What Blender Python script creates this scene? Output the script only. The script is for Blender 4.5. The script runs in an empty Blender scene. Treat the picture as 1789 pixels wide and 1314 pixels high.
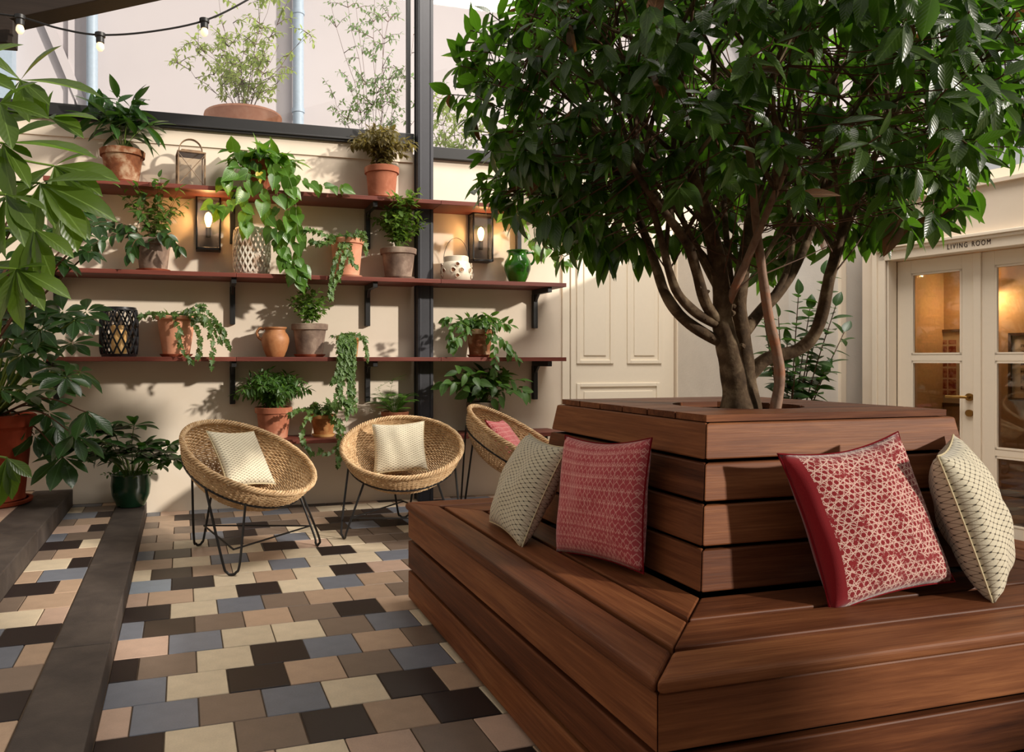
import bpy, bmesh, math, random
import numpy as np
from mathutils import Vector, Matrix, Quaternion
PI = math.pi
S = bpy.context.scene
COL = S.collection
# ------------------------------------------------------------------ camera
VP2, VP1, PX, HY, CH = 360.0, 5274.0, 725.0, 629.0, 1.2
FPX = math.sqrt((VP1-PX)*(PX-VP2))
YAW = math.atan((PX-VP2)/FPX)
cd = bpy.data.cameras.new('camera'); cam = bpy.data.objects.new('camera', cd); COL.objects.link(cam)
cd.sensor_width = 36; cd.sensor_fit = 'HORIZONTAL'; cd.lens = FPX/1789*36
cd.shift_x = (894.5-PX)/1789; cd.shift_y = -(657-HY)/1789
cd.clip_start = 0.05
cam.location = (0, 0, CH); cam.rotation_euler = (PI/2, 0, -YAW)
S.camera = cam
# ------------------------------------------------------------------ world, sun, exposure
W = bpy.data.worlds.new('world'); S.world = W; W.use_nodes = True
bg = W.node_tree.nodes['Background']; bg.inputs[0].default_value = (1.0, 0.95, 0.90, 1); bg.inputs[1].default_value = 0.50
SUN_AZ, SUN_EL = math.radians(47), math.radians(18)
sd = bpy.data.lights.new('sun', 'SUN'); so = bpy.data.objects.new('sun', sd); COL.objects.link(so)
sd.energy = 3.9; sd.angle = math.radians(2.2); sd.color = (1.0, 0.92, 0.81)
_to = Vector((math.sin(SUN_AZ)*math.cos(SUN_EL), -math.cos(SUN_AZ)*math.cos(SUN_EL), math.sin(SUN_EL)))
so.rotation_euler = _to.to_track_quat('Z', 'Y').to_euler(); so.location = _to*12
sk = bpy.data.lights.new('overhead_fill', 'AREA'); sko = bpy.data.objects.new('overhead_fill', sk); COL.objects.link(sko)
sk.shape = 'RECTANGLE'; sk.size = 3.2; sk.size_y = 2.6; sk.energy = 400; sk.color = (1.0, .93, .84)      # added fill lamp overhead, brightens the doors and wall on the right
sko.location = (3.3, 3.1, 6.8); sko.rotation_euler = (math.radians(14), 0, 0)
S.view_settings.view_transform = 'Standard'; S.view_settings.look = 'None'
S.view_settings.gamma = 1.0; S.view_settings.use_curve_mapping = False
S.view_settings.exposure = 0.0
# ------------------------------------------------------------------ pixel geometry
FW = Vector((math.sin(YAW), math.cos(YAW), 0)); RT = Vector((math.cos(YAW), -math.sin(YAW), 0)); UP = Vector((0, 0, 1))
CAM = Vector((0, 0, CH))
def ray(x, y): return FW + RT*((x-PX)/FPX) - UP*((y-HY)/FPX)
def atz(x, y, z): d = ray(x, y); return CAM + d*((z-CH)/d.z)
def atY(x, y, Y): d = ray(x, y); return CAM + d*(Y/d.y)
def atD(x, y, D): return CAM + ray(x, y)*D          # D = depth along the view axis
def depth(p): return (Vector(p)-CAM).dot(FW)
def rnd(seed): return random.Random(seed)
# ------------------------------------------------------------------ materials
class X:                                            # tiny wrapper for math nodes
    def __init__(s, nt, sock): s.nt, s.k = nt, sock
    def op(s, o, b=None, c=None):
        n = s.nt.nodes.new('ShaderNodeMath'); n.operation = o
        for i, v in enumerate((s, b, c)):
            if v is None: continue
            if isinstance(v, X): s.nt.links.new(v.k, n.inputs[i])
            else: n.inputs[i].default_value = v
        return X(s.nt, n.outputs[0])
    def __add__(s, b): return s.op('ADD', b)
    def __sub__(s, b): return s.op('SUBTRACT', b)
    def __mul__(s, b): return s.op('MULTIPLY', b)
    def frac(s): return s.op('FRACT')
    def abs(s): return s.op('ABSOLUTE')
    def lt(s, b): return s.op('LESS_THAN', b)
    def gt(s, b): return s.op('GREATER_THAN', b)
    def max(s, b): return s.op('MAXIMUM', b)
    def min(s, b): return s.op('MINIMUM', b)
def newmat(name, rough=0.6, spec=0.4, color=(.5, .5, .5)):
    m = bpy.data.materials.new(name); m.use_nodes = True; nt = m.node_tree
    b = nt.nodes['Principled BSDF']
    b.inputs['Base Color'].default_value = (*color, 1); b.inputs['Roughness'].default_value = rough
    b.inputs['Specular IOR Level'].default_value = spec
    return m, nt, b
def coords(nt, kind='Object'):
    n = nt.nodes.new('ShaderNodeTexCoord'); return n.outputs[kind]
def mapping(nt, src, scale=(1, 1, 1), loc=None):
    n = nt.nodes.new('ShaderNodeMapping'); nt.links.new(src, n.inputs[0]); n.inputs['Scale'].default_value = scale
    if loc is not None: nt.links.new(loc, n.inputs['Location'])
    return n.outputs[0]
def noise(nt, src, scale=5, detail=4, rough=.55, dist=0):
    n = nt.nodes.new('ShaderNodeTexNoise'); nt.links.new(src, n.inputs['Vector'])
    n.inputs['Scale'].default_value = scale; n.inputs['Detail'].default_value = detail
    n.inputs['Roughness'].default_value = rough; n.inputs['Distortion'].default_value = dist
    return n.outputs['Fac']
def ramp(nt, fac, stops):
    n = nt.nodes.new('ShaderNodeValToRGB'); nt.links.new(fac, n.inputs[0]); e = n.color_ramp.elements
    while len(e) < len(stops): e.new(.5)
    for k, (p, c) in zip(e, stops): k.position = p; k.color = (*c, 1)
    return n.outputs[0]
def mixc(nt, fac, a, b, mode='MIX'):
    n = nt.nodes.new('ShaderNodeMix'); n.data_type = 'RGBA'; n.blend_type = mode
    for sock, v in ((n.inputs[0], fac), (n.inputs[6], a), (n.inputs[7], b)):
        if isinstance(v, X): nt.links.new(v.k, sock)
        elif hasattr(v, 'is_linked'): nt.links.new(v, sock)
        elif isinstance(v, (int, float)): sock.default_value = v
        else: sock.default_value = (*v, 1)
    return n.outputs[2]
def bump(nt, b, h, strength=.2, dist=.01):
    n = nt.nodes.new('ShaderNodeBump'); nt.links.new(h, n.inputs['Height'])
    n.inputs['Strength'].default_value = strength; n.inputs['Distance'].default_value = dist
    nt.links.new(n.outputs[0], b.inputs['Normal'])
def objrand(nt): return nt.nodes.new('ShaderNodeObjectInfo').outputs['Random']
def wood(name, stops, rough=.46, spec=.25, grain=1.0):
    m, nt, b = newmat(name, rough, spec)
    r = X(nt, objrand(nt)); cmb = nt.nodes.new('ShaderNodeCombineXYZ')
    for i, k in enumerate((13.0, 7.0, 31.0)): nt.links.new((r*k).k, cmb.inputs[i])
    co = coords(nt)
    v = mapping(nt, co, (1.1, 13, 13), cmb.outputs[0])
    n1 = noise(nt, v, 1.0*grain, 5, .6, .8)
    v2 = mapping(nt, co, (5, 160, 160), cmb.outputs[0])
    n2 = noise(nt, v2, 1.0, 3, .6)
    v3 = mapping(nt, co, (2.2, 48, 48), cmb.outputs[0]); n3 = noise(nt, v3, 1.0, 4, .65, .4)
    f = (X(nt, n1)*.48) + (X(nt, n3)*.30) + (X(nt, n2)*.24) + (r*.24-.13)
    c = ramp(nt, f.k, stops)
    nt.links.new(c, b.inputs['Base Color'])
    bump(nt, b, n2, .12, .004)
    return m
def mottled(name, c1, c2, scale=6, rough=.75, spec=.3, bumpk=.15, detail=5, c3=None, bs=None):
    m, nt, b = newmat(name, rough, spec)
    co = coords(nt); n = noise(nt, co, scale, detail, .6, .3)
    st = [(.3, c1), (.7, c2)] if c3 is None else [(.28, c1), (.5, c2), (.7, c3)]
    nt.links.new(ramp(nt, n, st), b.inputs['Base Color'])
    if bumpk:
        bump(nt, b, noise(nt, co, bs or scale*8, 3), bumpk, .004)
    return m
def plain(name, c, rough=.5, spec=.4, metal=0, var=1.0):
    m, nt, b = newmat(name, rough, spec, c); b.inputs['Metallic'].default_value = metal
    n = noise(nt, coords(nt), 30, 2)
    nt.links.new(mixc(nt, n, tuple(x*(1-.15*var) for x in c), tuple(min(1, x*(1+.12*var)) for x in c)), b.inputs['Base Color'])
    return m
def leafmat(name, dark, light, rough=.32, trans=.35, tcol=None, spec=.5):
    m, nt, b = newmat(name, rough, spec)
    g = nt.nodes.new('ShaderNodeNewGeometry').outputs['Random Per Island']
    f = (X(nt, g)*.6 + X(nt, objrand(nt))*.6).frac()
    c = ramp(nt, f.k, [(0.0, dark), (.8, light), (1.0, tuple(min(1, x*1.25) for x in light))])
    nt.links.new(c, b.inputs['Base Color'])
    co = coords(nt, 'UV')
    sx = nt.nodes.new('ShaderNodeSeparateXYZ'); nt.links.new(co, sx.inputs[0])
    rib = (X(nt, sx.outputs[1])-.5).abs().lt(.03)
    cc = mixc(nt, rib*.6, c, tuple(min(1, x*2.0+.03) for x in light)); nt.links.new(cc, b.inputs['Base Color'])
    veins = ((X(nt, sx.outputs[0])*9 - (X(nt, sx.outputs[1])-.5).abs()*5).frac()-.5).abs()
    bump(nt, b, veins.k, .25, .003)
    t = nt.nodes.new('ShaderNodeBsdfTranslucent')
    tc = tcol or (light[0]*2.2, light[1]*2.4, light[2]*.7); tc = tuple(min(.9, x) for x in tc)
    t.inputs[0].default_value = (*tc, 1)
    ms = nt.nodes.new('ShaderNodeMixShader'); ms.inputs[0].default_value = trans
    nt.links.new(b.outputs[0], ms.inputs[1]); nt.links.new(t.outputs[0], ms.inputs[2])
    nt.links.new(ms.outputs[0], nt.nodes['Material Output'].inputs[0])
    return m
def glassmat(name, tint=(1, 1, 1), refl=.08):
    m = bpy.data.materials.new(name); m.use_nodes = True; nt = m.node_tree; nt.nodes.remove(nt.nodes['Principled BSDF'])
    t = nt.nodes.new('ShaderNodeBsdfTransparent'); t.inputs[0].default_value = (*tint, 1)
    g = nt.nodes.new('ShaderNodeBsdfGlossy'); g.inputs['Roughness'].default_value = .02
    fr = nt.nodes.new('ShaderNodeFresnel'); fr.inputs[0].default_value = 1.45
    ms = nt.nodes.new('ShaderNodeMixShader')
    nt.links.new((X(nt, fr.outputs[0])*.8 + refl*.3).k, ms.inputs[0])
    nt.links.new(t.outputs[0], ms.inputs[1]); nt.links.new(g.outputs[0], ms.inputs[2])
    nt.links.new(ms.outputs[0], nt.nodes['Material Output'].inputs[0]); return m
def emit(name, c, s):
    m = bpy.data.materials.new(name); m.use_nodes = True; nt = m.node_tree; b = nt.nodes['Principled BSDF']
    b.inputs['Base Color'].default_value = (*c, 1); b.inputs['Emission Color'].default_value = (*c, 1); b.inputs['Emission Strength'].default_value = s
    return m
def lin(r, g, b):
    f = lambda v: (v/255/12.92 if v/255 <= .04045 else ((v/255+.055)/1.055)**2.4)
    return (f(r), f(g), f(b))

MT = {}
MT['bench'] = wood('mahogany', [(.28, (.046, .013, .006)), (.45, (.120, .038, .015)), (.60, (.210, .074, .029)), (.78, (.36, .145, .057))], .5, .14)
MT['shelf'] = wood('red_shelf_wood', [(.3, (.085, .02, .014)), (.6, (.17, .045, .03)), (.8, (.24, .075, .05))], .5)
MT['beam'] = wood('dark_beam_wood', [(.3, (.012, .008, .006)), (.7, (.03, .02, .015))], .6)
MT['cavity'] = plain('gap_shade', (.012, .009, .008), .9, .1)  # shade between the bench planks, put into a near-black colour
MT['wall'] = mottled('cream_plaster', lin(222, 206, 186), lin(230, 216, 198), 1.6, .85, .2, .08, 6, bs=40)
MT['wall_grey'] = mottled('grey_white_plaster', lin(214, 208, 200), lin(226, 220, 212), 3, .85, .2, .25, 6, bs=60)
MT['paint'] = plain('cream_paint', lin(238, 226, 206), .45, .4, 0, .15)
MT['paint_tan'] = plain('warm_white_paint', lin(238, 224, 204), .4, .4, 0, .15)
MT['rear'] = plain('dark_green_blocker', lin(60, 62, 52), .7, .2)  # dark tone for the added rear wall, keeps bounce light low
MT['facade'] = mottled('facade_plaster', lin(200, 193, 195), lin(206, 199, 201), .8, .9, .1, .03)
MT['steel'] = plain('dark_steel', lin(52, 52, 58), .45, .5)
MT['black'] = plain('black_metal', (.012, .011, .011), .45, .5)
MT['zinc'] = plain('zinc_pipe', lin(170, 188, 205), .5, .5)
MT['brass'] = plain('aged_brass', (.35, .2, .06), .35, .5, 1)
MT['stone'] = mottled('dark_step_stone', lin(58, 50, 46), lin(80, 70, 63), 7, .7, .35, .3, 6, bs=180)
MT['grout'] = mottled('grout', lin(70, 58, 48), lin(90, 76, 62), 20, .9, .1)
MT['soil'] = mottled('soil', (.012, .008, .005), (.03, .02, .012), 30, .95, .1, .6)
MT['glass'] = glassmat('pane_glass')
MT['lampglass'] = glassmat('lamp_glass', (.93, .9, .86), .15)
MT['bark'] = mottled('tree_bark', lin(48, 36, 26), lin(86, 68, 50), 14, .85, .2, .9, 7, lin(132, 114, 90), bs=38)
MT['bark_smooth'] = mottled('smooth_red_bark', lin(105, 70, 55), lin(150, 120, 100), 10, .6, .35, .25, 5, lin(165, 95, 55))
MT['twig'] = plain('twig', lin(92, 62, 44), .7, .3)
MT['stem_green'] = plain('green_stem', lin(95, 120, 40), .5, .4)
MT['wicker'] = mottled('wicker', lin(172, 136, 96), lin(222, 192, 150), 30, .55, .35, .1, 4)
MT['wicker_stake'] = mottled('wicker_stake', lin(130, 96, 64), lin(172, 136, 96), 30, .6, .3, .1)
def terracotta(name, a, b_, c, scale=5): return mottled(name, a, b_, scale, .85, .2, .25, 6, c)
MT['terra'] = terracotta('terracotta', lin(142, 84, 62), lin(168, 104, 78), lin(196, 146, 122))
MT['terra_light'] = terracotta('light_terracotta', lin(196, 130, 100), lin(212, 150, 120), lin(222, 170, 142))
MT['terra_dark'] = terracotta('dark_terracotta', lin(120, 62, 42), lin(140, 74, 50), lin(165, 100, 75))
MT['terra_red'] = terracotta('red_terracotta', lin(130, 52, 32), lin(150, 62, 38), lin(165, 84, 56), 3)
MT['pot_brown'] = terracotta('weathered_brown_pot', lin(80, 42, 26), lin(130, 80, 52), lin(190, 165, 135), 9)
MT['pot_grey'] = terracotta('grey_weathered_pot', lin(92, 76, 68), lin(125, 105, 92), lin(165, 145, 128), 8)
MT['pot_yellow'] = terracotta('yellow_brown_pot', lin(120, 72, 40), lin(165, 110, 66), lin(195, 150, 95), 10)
MT['saucer'] = terracotta('saucer_clay', lin(130, 62, 42), lin(150, 76, 52), lin(168, 95, 70))
MT['saucer_yellow'] = terracotta('yellow_saucer_clay', lin(190, 140, 80), lin(205, 158, 98), lin(215, 172, 118))
MT['green_glaze'] = plain('green_glaze', lin(38, 92, 14), .12, .6)
MT['dark_green_glaze'] = plain('dark_green_glaze', lin(28, 66, 42), .18, .6)
MT['ochre'] = mottled('ochre_clay', lin(140, 84, 48), lin(172, 118, 76), 8, .5, .4, .15, 5, lin(160, 100, 58))
MT['ceramic'] = mottled('cream_ceramic', lin(214, 200, 176), lin(232, 220, 200), 12, .3, .5, .05)
MT['white_rust'] = mottled('white_metal_worn', lin(206, 192, 174), lin(226, 216, 200), 8, .55, .4, .1, 5, lin(150, 105, 70))
MT['black_ceramic'] = plain('black_lattice_glaze', (.014, .013, .014), .25, .5)
MT['candle'] = plain('candle_wax', lin(240, 190, 120), .5, .4)
MT['antique'] = mottled('antique_metal', lin(88, 66, 46), lin(150, 118, 84), 18, .5, .5, .1)
MT['bulb'] = emit('warm_bulb', (1.0, .58, .2), 14)
MT['bulb_small'] = emit('warm_string_bulb', (1.0, .75, .48), 1.0)
MT['lamp_back'] = plain('lamp_back_plate', lin(70, 74, 92), .35, .5)
MT['lettering'] = plain('dark_lettering', lin(52, 30, 22), .6, .2)
MT['exit_green'] = plain('sign_green', lin(10, 96, 70), .5, .3)
MT['lr_wall'] = plain('tan_room_wall', lin(206, 168, 120), .8, .2)
MT['lr_floor'] = wood('oak_floor', [(.3, lin(120, 82, 52)), (.7, lin(160, 118, 78))], .5)
MT['frame_wood'] = wood('picture_frame_wood', [(.3, lin(92, 62, 40)), (.7, lin(125, 88, 58))], .5)
MT['mat_board'] = plain('cream_mount', lin(222, 204, 170), .8, .1)
MT['shade'] = emit('lit_lamp_shade', (1.0, .74, .42), 1.2)
# leaves
MT['l_tree'] = leafmat('tree_leaf', (.014, .028, .005), (.046, .080, .014), .30, .30, (.16, .42, .02))
MT['l_tree_old'] = leafmat('old_tree_leaf', (.09, .035, .012), (.17, .075, .02), .5, .25, (.3, .12, .03))
MT['l_money'] = leafmat('money_tree_leaf', (.024, .045, .006), (.066, .108, .014), .34, .28, (.22, .45, .03))
MT['l_dark'] = leafmat('dark_glossy_leaf', (.010, .030, .008), (.028, .07, .016), .30, .2, (.10, .26, .02))
MT['l_mid'] = leafmat('mid_green_leaf', (.022, .062, .012), (.06, .13, .025), .38, .3, (.2, .42, .04))
MT['l_bush'] = leafmat('bright_bush_leaf', (.035, .085, .014), (.10, .19, .03), .42, .35, (.3, .5, .06))
MT['l_pothos'] = leafmat('pothos_leaf', (.025, .085, .012), (.075, .17, .02), .3, .3, (.25, .5, .03))
MT['l_yellow'] = leafmat('yellowed_leaf', (.5, .36, .03), (.6, .45, .05), .4, .3)
MT['l_ivy'] = leafmat('ivy_leaf', (.03, .075, .014), (.09, .16, .04), .4, .3, (.28, .45, .08))
MT['l_brownish'] = leafmat('bronze_green_leaf', (.055, .05, .012), (.14, .11, .03), .5, .35, (.4, .32, .07))
MT['l_fern'] = leafmat('fern_leaf', (.03, .095, .012), (.075, .19, .025), .45, .35, (.25, .55, .05))
MT['l_outside'] = leafmat('pale_outdoor_leaf', (.16, .26, .05), (.36, .46, .10), .5, .45, (.6, .75, .2))  # pale yellow green leaf colour
MT['l_outside2'] = leafmat('outdoor_willow_leaf', (.07, .16, .07), (.20, .32, .12), .5, .45, (.4, .6, .2))
# ------------------------------------------------------------------ mesh helpers
class MB:
    def __init__(s): s.v = []; s.f = []; s.m = []; s.mats = []
    def add(s, vs, fs, mi=0):
        o = len(s.v); s.v += [tuple(v) for v in vs]; s.f += [tuple(i+o for i in f) for f in fs]; s.m += [mi]*len(fs); return s
    def box(s, lo, hi, M=None, mi=0):
        vs = [Vector((x, y, z)) for x in (lo[0], hi[0]) for y in (lo[1], hi[1]) for z in (lo[2], hi[2])]
        if M is not None: vs = [M @ v for v in vs]
        return s.add(vs, [(0, 1, 3, 2), (4, 6, 7, 5), (0, 4, 5, 1), (2, 3, 7, 6), (0, 2, 6, 4), (1, 5, 7, 3)], mi)
    def prism(s, poly, z0, z1, mi=0):
        n = len(poly); vs = [(x, y, z0) for x, y in poly] + [(x, y, z1) for x, y in poly]
        return s.add(vs, [tuple(range(n-1, -1, -1)), tuple(range(n, 2*n))] + [(i, (i+1) % n, n+(i+1) % n, n+i) for i in range(n)], mi)
    def lathe(s, prof, n=28, c=(0, 0, 0), mi=0, cap=True):
        vs = []; m = len(prof)
        for r, z in prof:
            for k in range(n):
                a = 2*PI*k/n; vs.append((c[0]+r*math.cos(a), c[1]+r*math.sin(a), c[2]+z))
        fs = [(i*n+k, i*n+(k+1) % n, (i+1)*n+(k+1) % n, (i+1)*n+k) for i in range(m-1) for k in range(n)]
        if cap: fs += [tuple(range(n-1, -1, -1)), tuple((m-1)*n+k for k in range(n))]
        return s.add(vs, fs, mi)
    def tube(s, pts, r, n=6, closed=False, cap=True, mi=0):
        pts = [Vector(p) for p in pts]; N = len(pts)
        rs = r if isinstance(r, (list, tuple)) else [r]*N
        vs = []; up = None
        for i in range(N):
            a = pts[(i-1) % N] if (closed or i > 0) else pts[i]; b = pts[(i+1) % N] if (closed or i < N-1) else pts[i]
            t = (b-a); t = t.normalized() if t.length > 1e-9 else Vector((0, 0, 1))
            if up is None:
                up = t.orthogonal().normalized()
            up = (up - t*up.dot(t)); up = up.normalized() if up.length > 1e-6 else t.orthogonal().normalized()
            w = t.cross(up)
            for k in range(n):
                q = 2*PI*k/n; vs.append(pts[i] + (up*math.cos(q)+w*math.sin(q))*rs[i])
        L = N if closed else N-1
        fs = [(i*n+k, i*n+(k+1) % n, ((i+1) % N)*n+(k+1) % n, ((i+1) % N)*n+k) for i in range(L) for k in range(n)]
        if cap and not closed: fs += [tuple(range(n-1, -1, -1)), tuple((N-1)*n+k for k in range(n))]
        return s.add(vs, fs, mi)
    def mesh(s, name, smooth=False, bev=0, seg=2, ang=30):
        me = bpy.data.meshes.new(name); me.from_pydata(s.v, [], s.f); me.update()
        if s.mats:
            for q in s.mats: me.materials.append(q)
            me.polygons.foreach_set('material_index', s.m)
        bm = bmesh.new(); bm.from_mesh(me)
        bmesh.ops.recalc_face_normals(bm, faces=bm.faces)
        if bev:
            ed = [e for e in bm.edges if len(e.link_faces) == 2 and e.calc_face_angle(0) > math.radians(ang)]
            bmesh.ops.bevel(bm, geom=ed, offset=bev, segments=seg, affect='EDGES', profile=.5, clamp_overlap=True)
        if smooth:
            for f in bm.faces: f.smooth = True
            for e in bm.edges:
                if len(e.link_faces) == 2 and e.calc_face_angle(0) > math.radians(42): e.smooth = False
        bm.to_mesh(me); bm.free(); return me
def link(name, me, mat=None, parent=None, M=None, label=None, cat=None, group=None, kind=None):
    o = bpy.data.objects.new(name, me); COL.objects.link(o)
    if mat is not None and me is not None and not me.materials: me.materials.append(MT[mat] if isinstance(mat, str) else mat)
    if parent is not None: o.parent = parent
    if M is not None: o.matrix_basis = M
    if label: o['label'] = label
    if cat: o['category'] = cat
    if group: o['group'] = group
    if kind: o['kind'] = kind
    return o
def build(name, mb, mat=None, parent=None, smooth=False, bev=0, **k):
    seg = k.pop('seg', 2); M = k.pop('M', None)
    return link(name, mb.mesh(name, smooth, bev, seg), mat, parent, M, **k)
def thing(name, label, cat, loc=(0, 0, 0), rz=0, group=None, M=None):
    o = bpy.data.objects.new(name, None); COL.objects.link(o); o.empty_display_size = .1
    if M is not None: o.matrix_basis = M
    else: o.location = loc; o.rotation_euler = (0, 0, rz)
    o['label'] = label; o['category'] = cat
    if group: o['group'] = group
    return o
def struct(name, mb, mat, label=None, parent=None, **k):
    o = build(name, mb, mat, parent, **k)
    if parent is None: o['kind'] = 'structure'
    if label: o['label'] = label
    return o
def boxmb(lo, hi): return MB().box(lo, hi)
def smoothpath(pts, n=6):                      # catmull-rom
    P = [Vector(p) for p in pts]; P = [P[0]*2-P[1]] + P + [P[-1]*2-P[-2]]; out = []
    for i in range(1, len(P)-2):
        for k in range(n):
            t = k/n; a, b, c, d = P[i-1:i+3]
            out.append(.5*((2*b)+(c-a)*t+(2*a-5*b+4*c-d)*t*t+(3*b-a-3*c+d)*t**3))
    out.append(P[-2]); return out
# ------------------------------------------------------------------ setting: floor, steps
WALL_Y = 6.15
FA = math.radians(1.7); E1 = Vector((math.cos(FA), math.sin(FA), 0)); E2 = Vector((-math.sin(FA), math.cos(FA), 0))
FO = Vector((-.027, 2.735, 0)); TP = .2183
FM = Matrix.Translation(FO) @ Matrix.Rotation(FA, 4, 'Z')      # floor grid frame
def fl(u, v, z=0): return FM @ Vector((u, v, z))
floor = struct('floor', boxmb((-4.5, -4.2, -.06), (7.5, WALL_Y+.1, -.004)), 'grout', 'grout bed of the chequered tiled courtyard floor')
TC = dict(c=lin(216, 198, 170), t=lin(180, 152, 128), p=lin(196, 166, 146), u=lin(126, 108, 94), b=lin(116, 119, 128), l=lin(138, 146, 156), k=lin(40, 30, 29), r=lin(64, 52, 43))
TMAT = {}
for kx, c in TC.items():
    m, nt, bb = newmat('tile_'+{'c': 'cream', 't': 'tan', 'p': 'pink_tan', 'u': 'taupe', 'b': 'blue_grey', 'l': 'light_blue', 'k': 'black', 'r': 'brown_black'}[kx], .42, .4)
    co = coords(nt); r = X(nt, objrand(nt))
    n1 = X(nt, noise(nt, co, 14, 5)); n2 = X(nt, noise(nt, co, 160, 2))
    f = n1*.6 + n2*.35 + r*.35 - .15
    nt.links.new(ramp(nt, f.k, [(.25, tuple(x*.8 for x in c)), (.75, tuple(min(1, x*1.12) for x in c))]), bb.inputs['Base Color'])
    bump(nt, bb, n2.k, .1, .002); TMAT[kx] = m
ROWS = {-1: (-1, 'kcuktk'), 0: (-2, 'pbubckt'), 1: (-1, 'bcktub'), 2: (-2, 'kuckbt'), 3: (-1, 'pbccub'), 4: (-2, 'brutukt'), 5: (-1, 'kcbuttu'), 6: (-2, 'ptckcbt'),
        7: (-1, 'lkctckp'), 8: (-2, 'crtcbccb'), 9: (-1, 'tcbtckc'), 10: (-2, 'brpckpc'), 11: (-1, 'tcktbcu'), 12: (-2, 'utbkucrb'), 13: (-1, 'tutkutk'), 14: (-2, 'utkbuttr'), 15: (-1, 'tkutbu')}
def tilemesh(w, d, key, cache={}):
    kk = (round(w, 4), round(d, 4), key)
    if kk not in cache:
        me = boxmb((-w/2, -d/2, -.014), (w/2, d/2, 0)).mesh('tile', bev=.0022, seg=1); me.materials.append(TMAT[key]); cache[kk] = me
    return cache[kk]
G = .0045
R0 = rnd(5); far = {k: MB() for k in TC}
KE = -.312-.027+.027   # kerb edge u coordinate
def tile(u0, u1, v0, v1, key, parent, z=0.0):
    w, d = u1-u0-G, v1-v0-G
    if w < .02 or d < .02: return
    o = link('tile', tilemesh(w, d, key), None, parent)
    o.matrix_basis = FM @ Matrix.Translation(((u0+u1)/2, (v0+v1)/2, z+R0.uniform(-.0008, .0008)))
BX0, BX1, BY0, BY1 = .956, 3.095, 1.424, 3.563                  # bench footprint
U_K = -.318                                                     # kerb riser in the grid frame
for j in range(-27, 17):
    v0 = (j-1)*TP; v1 = v0+TP
    # row 0 spans just below the origin line
    off = 0.0 if j % 2 == 0 else -TP/2
    st, cols = ROWS.get(j, (0, ''))
    for i in range(-3, 33):
        u0 = i*TP+off; u1 = u0+TP
        if u1 <= U_K: continue
        u0 = max(u0, U_K)
        P = fl((u0+u1)/2, (v0+v1)/2)
        vv1 = v1
        if P.y-TP/2 > WALL_Y or P.x > 7.2: continue
        idx = i-st if j % 2 == 0 else i-st
        key = cols[idx] if 0 <= idx < len(cols) else R0.choice('cctpuubbkkt')
        near = (P.y > 1.9 and P.x < 1.15 and j >= -3) or (P.y > 3.45 and P.x < 3.2)
        if near: tile(u0, u1, v0, vv1, key, floor)
        else:
            M = FM @ Matrix.Translation(((u0+u1)/2, (v0+v1)/2, 0)); w, d = u1-u0-G, v1-v0-G
            if w > .02: far[key].box((-w/2, -d/2, -.012), (w/2, d/2, 0), M)
fm = MB()
for q, kx in enumerate(TC):
    fm.mats.append(TMAT[kx]); fm.add(far[kx].v, far[kx].f, q)
build('tile_field', fm, None, floor, kind='stuff')
# step treads (the two low steps on the left)
def kerb(u0, u1, z0, z1, name, lab):
    o = build(name, MB(), None) if False else None
    k = thing(name, lab, 'step'); k['kind'] = 'structure'; del k['category']
    return k
step1 = struct('floor_step_low', MB().add([fl(u, v, z) for u in (-1.2, U_K-.21) for v in (-6.5, 3.6) for z in (-.004, .094)], [(0, 1, 3, 2), (4, 6, 7, 5), (0, 4, 5, 1), (2, 3, 7, 6), (0, 2, 6, 4), (1, 5, 7, 3)]), 'grout', 'lower step of tiled tread with dark stone nosing')
step2 = struct('floor_step_high', MB().add([fl(u, v, z) for u in (-4.4, -.86-.26) for v in (-6.5, 3.6) for z in (-.004, .214)], [(0, 1, 3, 2), (4, 6, 7, 5), (0, 4, 5, 1), (2, 3, 7, 6), (0, 2, 6, 4), (1, 5, 7, 3)]), 'grout', 'raised floor behind the upper dark stone nosing')
def nosing(u0, u1, z0, z1, par):
    v = -4.6; R = rnd(int(u1*100))
    while v < 3.38:
        L = min(R.uniform(1.15, 1.45), 3.385-v); L = 3.385-v if 3.385-v-L < .3 else L
        mb = boxmb((-(u1-u0)/2, -L/2+.0015, z0), ((u1-u0)/2, L/2-.0015, z1))
        o = build('nosing_stone', mb, 'stone', par, bev=.006); o.matrix_basis = FM @ Matrix.Translation(((u0+u1)/2, v+L/2, 0)); v += L
nosing(U_K-.21, U_K, -.004, .1, step1)
U2 = -.845
nosing(U2-.26, U2, .09, .22, step2)
scol = 'bkcubtbkcputkttbckutkcbupkut'
for j in range(-12, 17):
    v0 = (j-1)*TP; v1 = min(v0+TP, 3.385)
    cut = U2 + (.10 if j % 2 else .21)
    ks = [scol[(j*2) % len(scol)], scol[(j*2+1) % len(scol)]]
    tile(U2, cut, v0, v1, ks[0], step1, .1); tile(cut, U_K-.212, v0, v1, ks[1], step1, .1)
    for i in range(8):
        a = U2-.262-i*TP*1.0-(TP/2 if j % 2 else 0); b = min(a+TP, U2-.262); 
        a = a-TP; b = min(a+TP, U2-.262)
        if i == 0 and j % 2: tile(U2-.262-TP/2, U2-.262, v0, v1, R0.choice('tptrt'), step2, .22)
        tile(a, b, v0, v1, R0.choice('tptrtu'), step2, .22)
# ------------------------------------------------------------------ walls
struct('wall_back', boxmb((-4.4, WALL_Y, -.06), (6.2, WALL_Y+.22, 2.98)), 'wall', 'cream plaster wall behind the shelves')
struct('trim_1', boxmb((-4.4, WALL_Y-.012, 2.905), (1.72, WALL_Y+.2, 3.03)), 'wall', 'pale ledge under the window rail')
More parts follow.
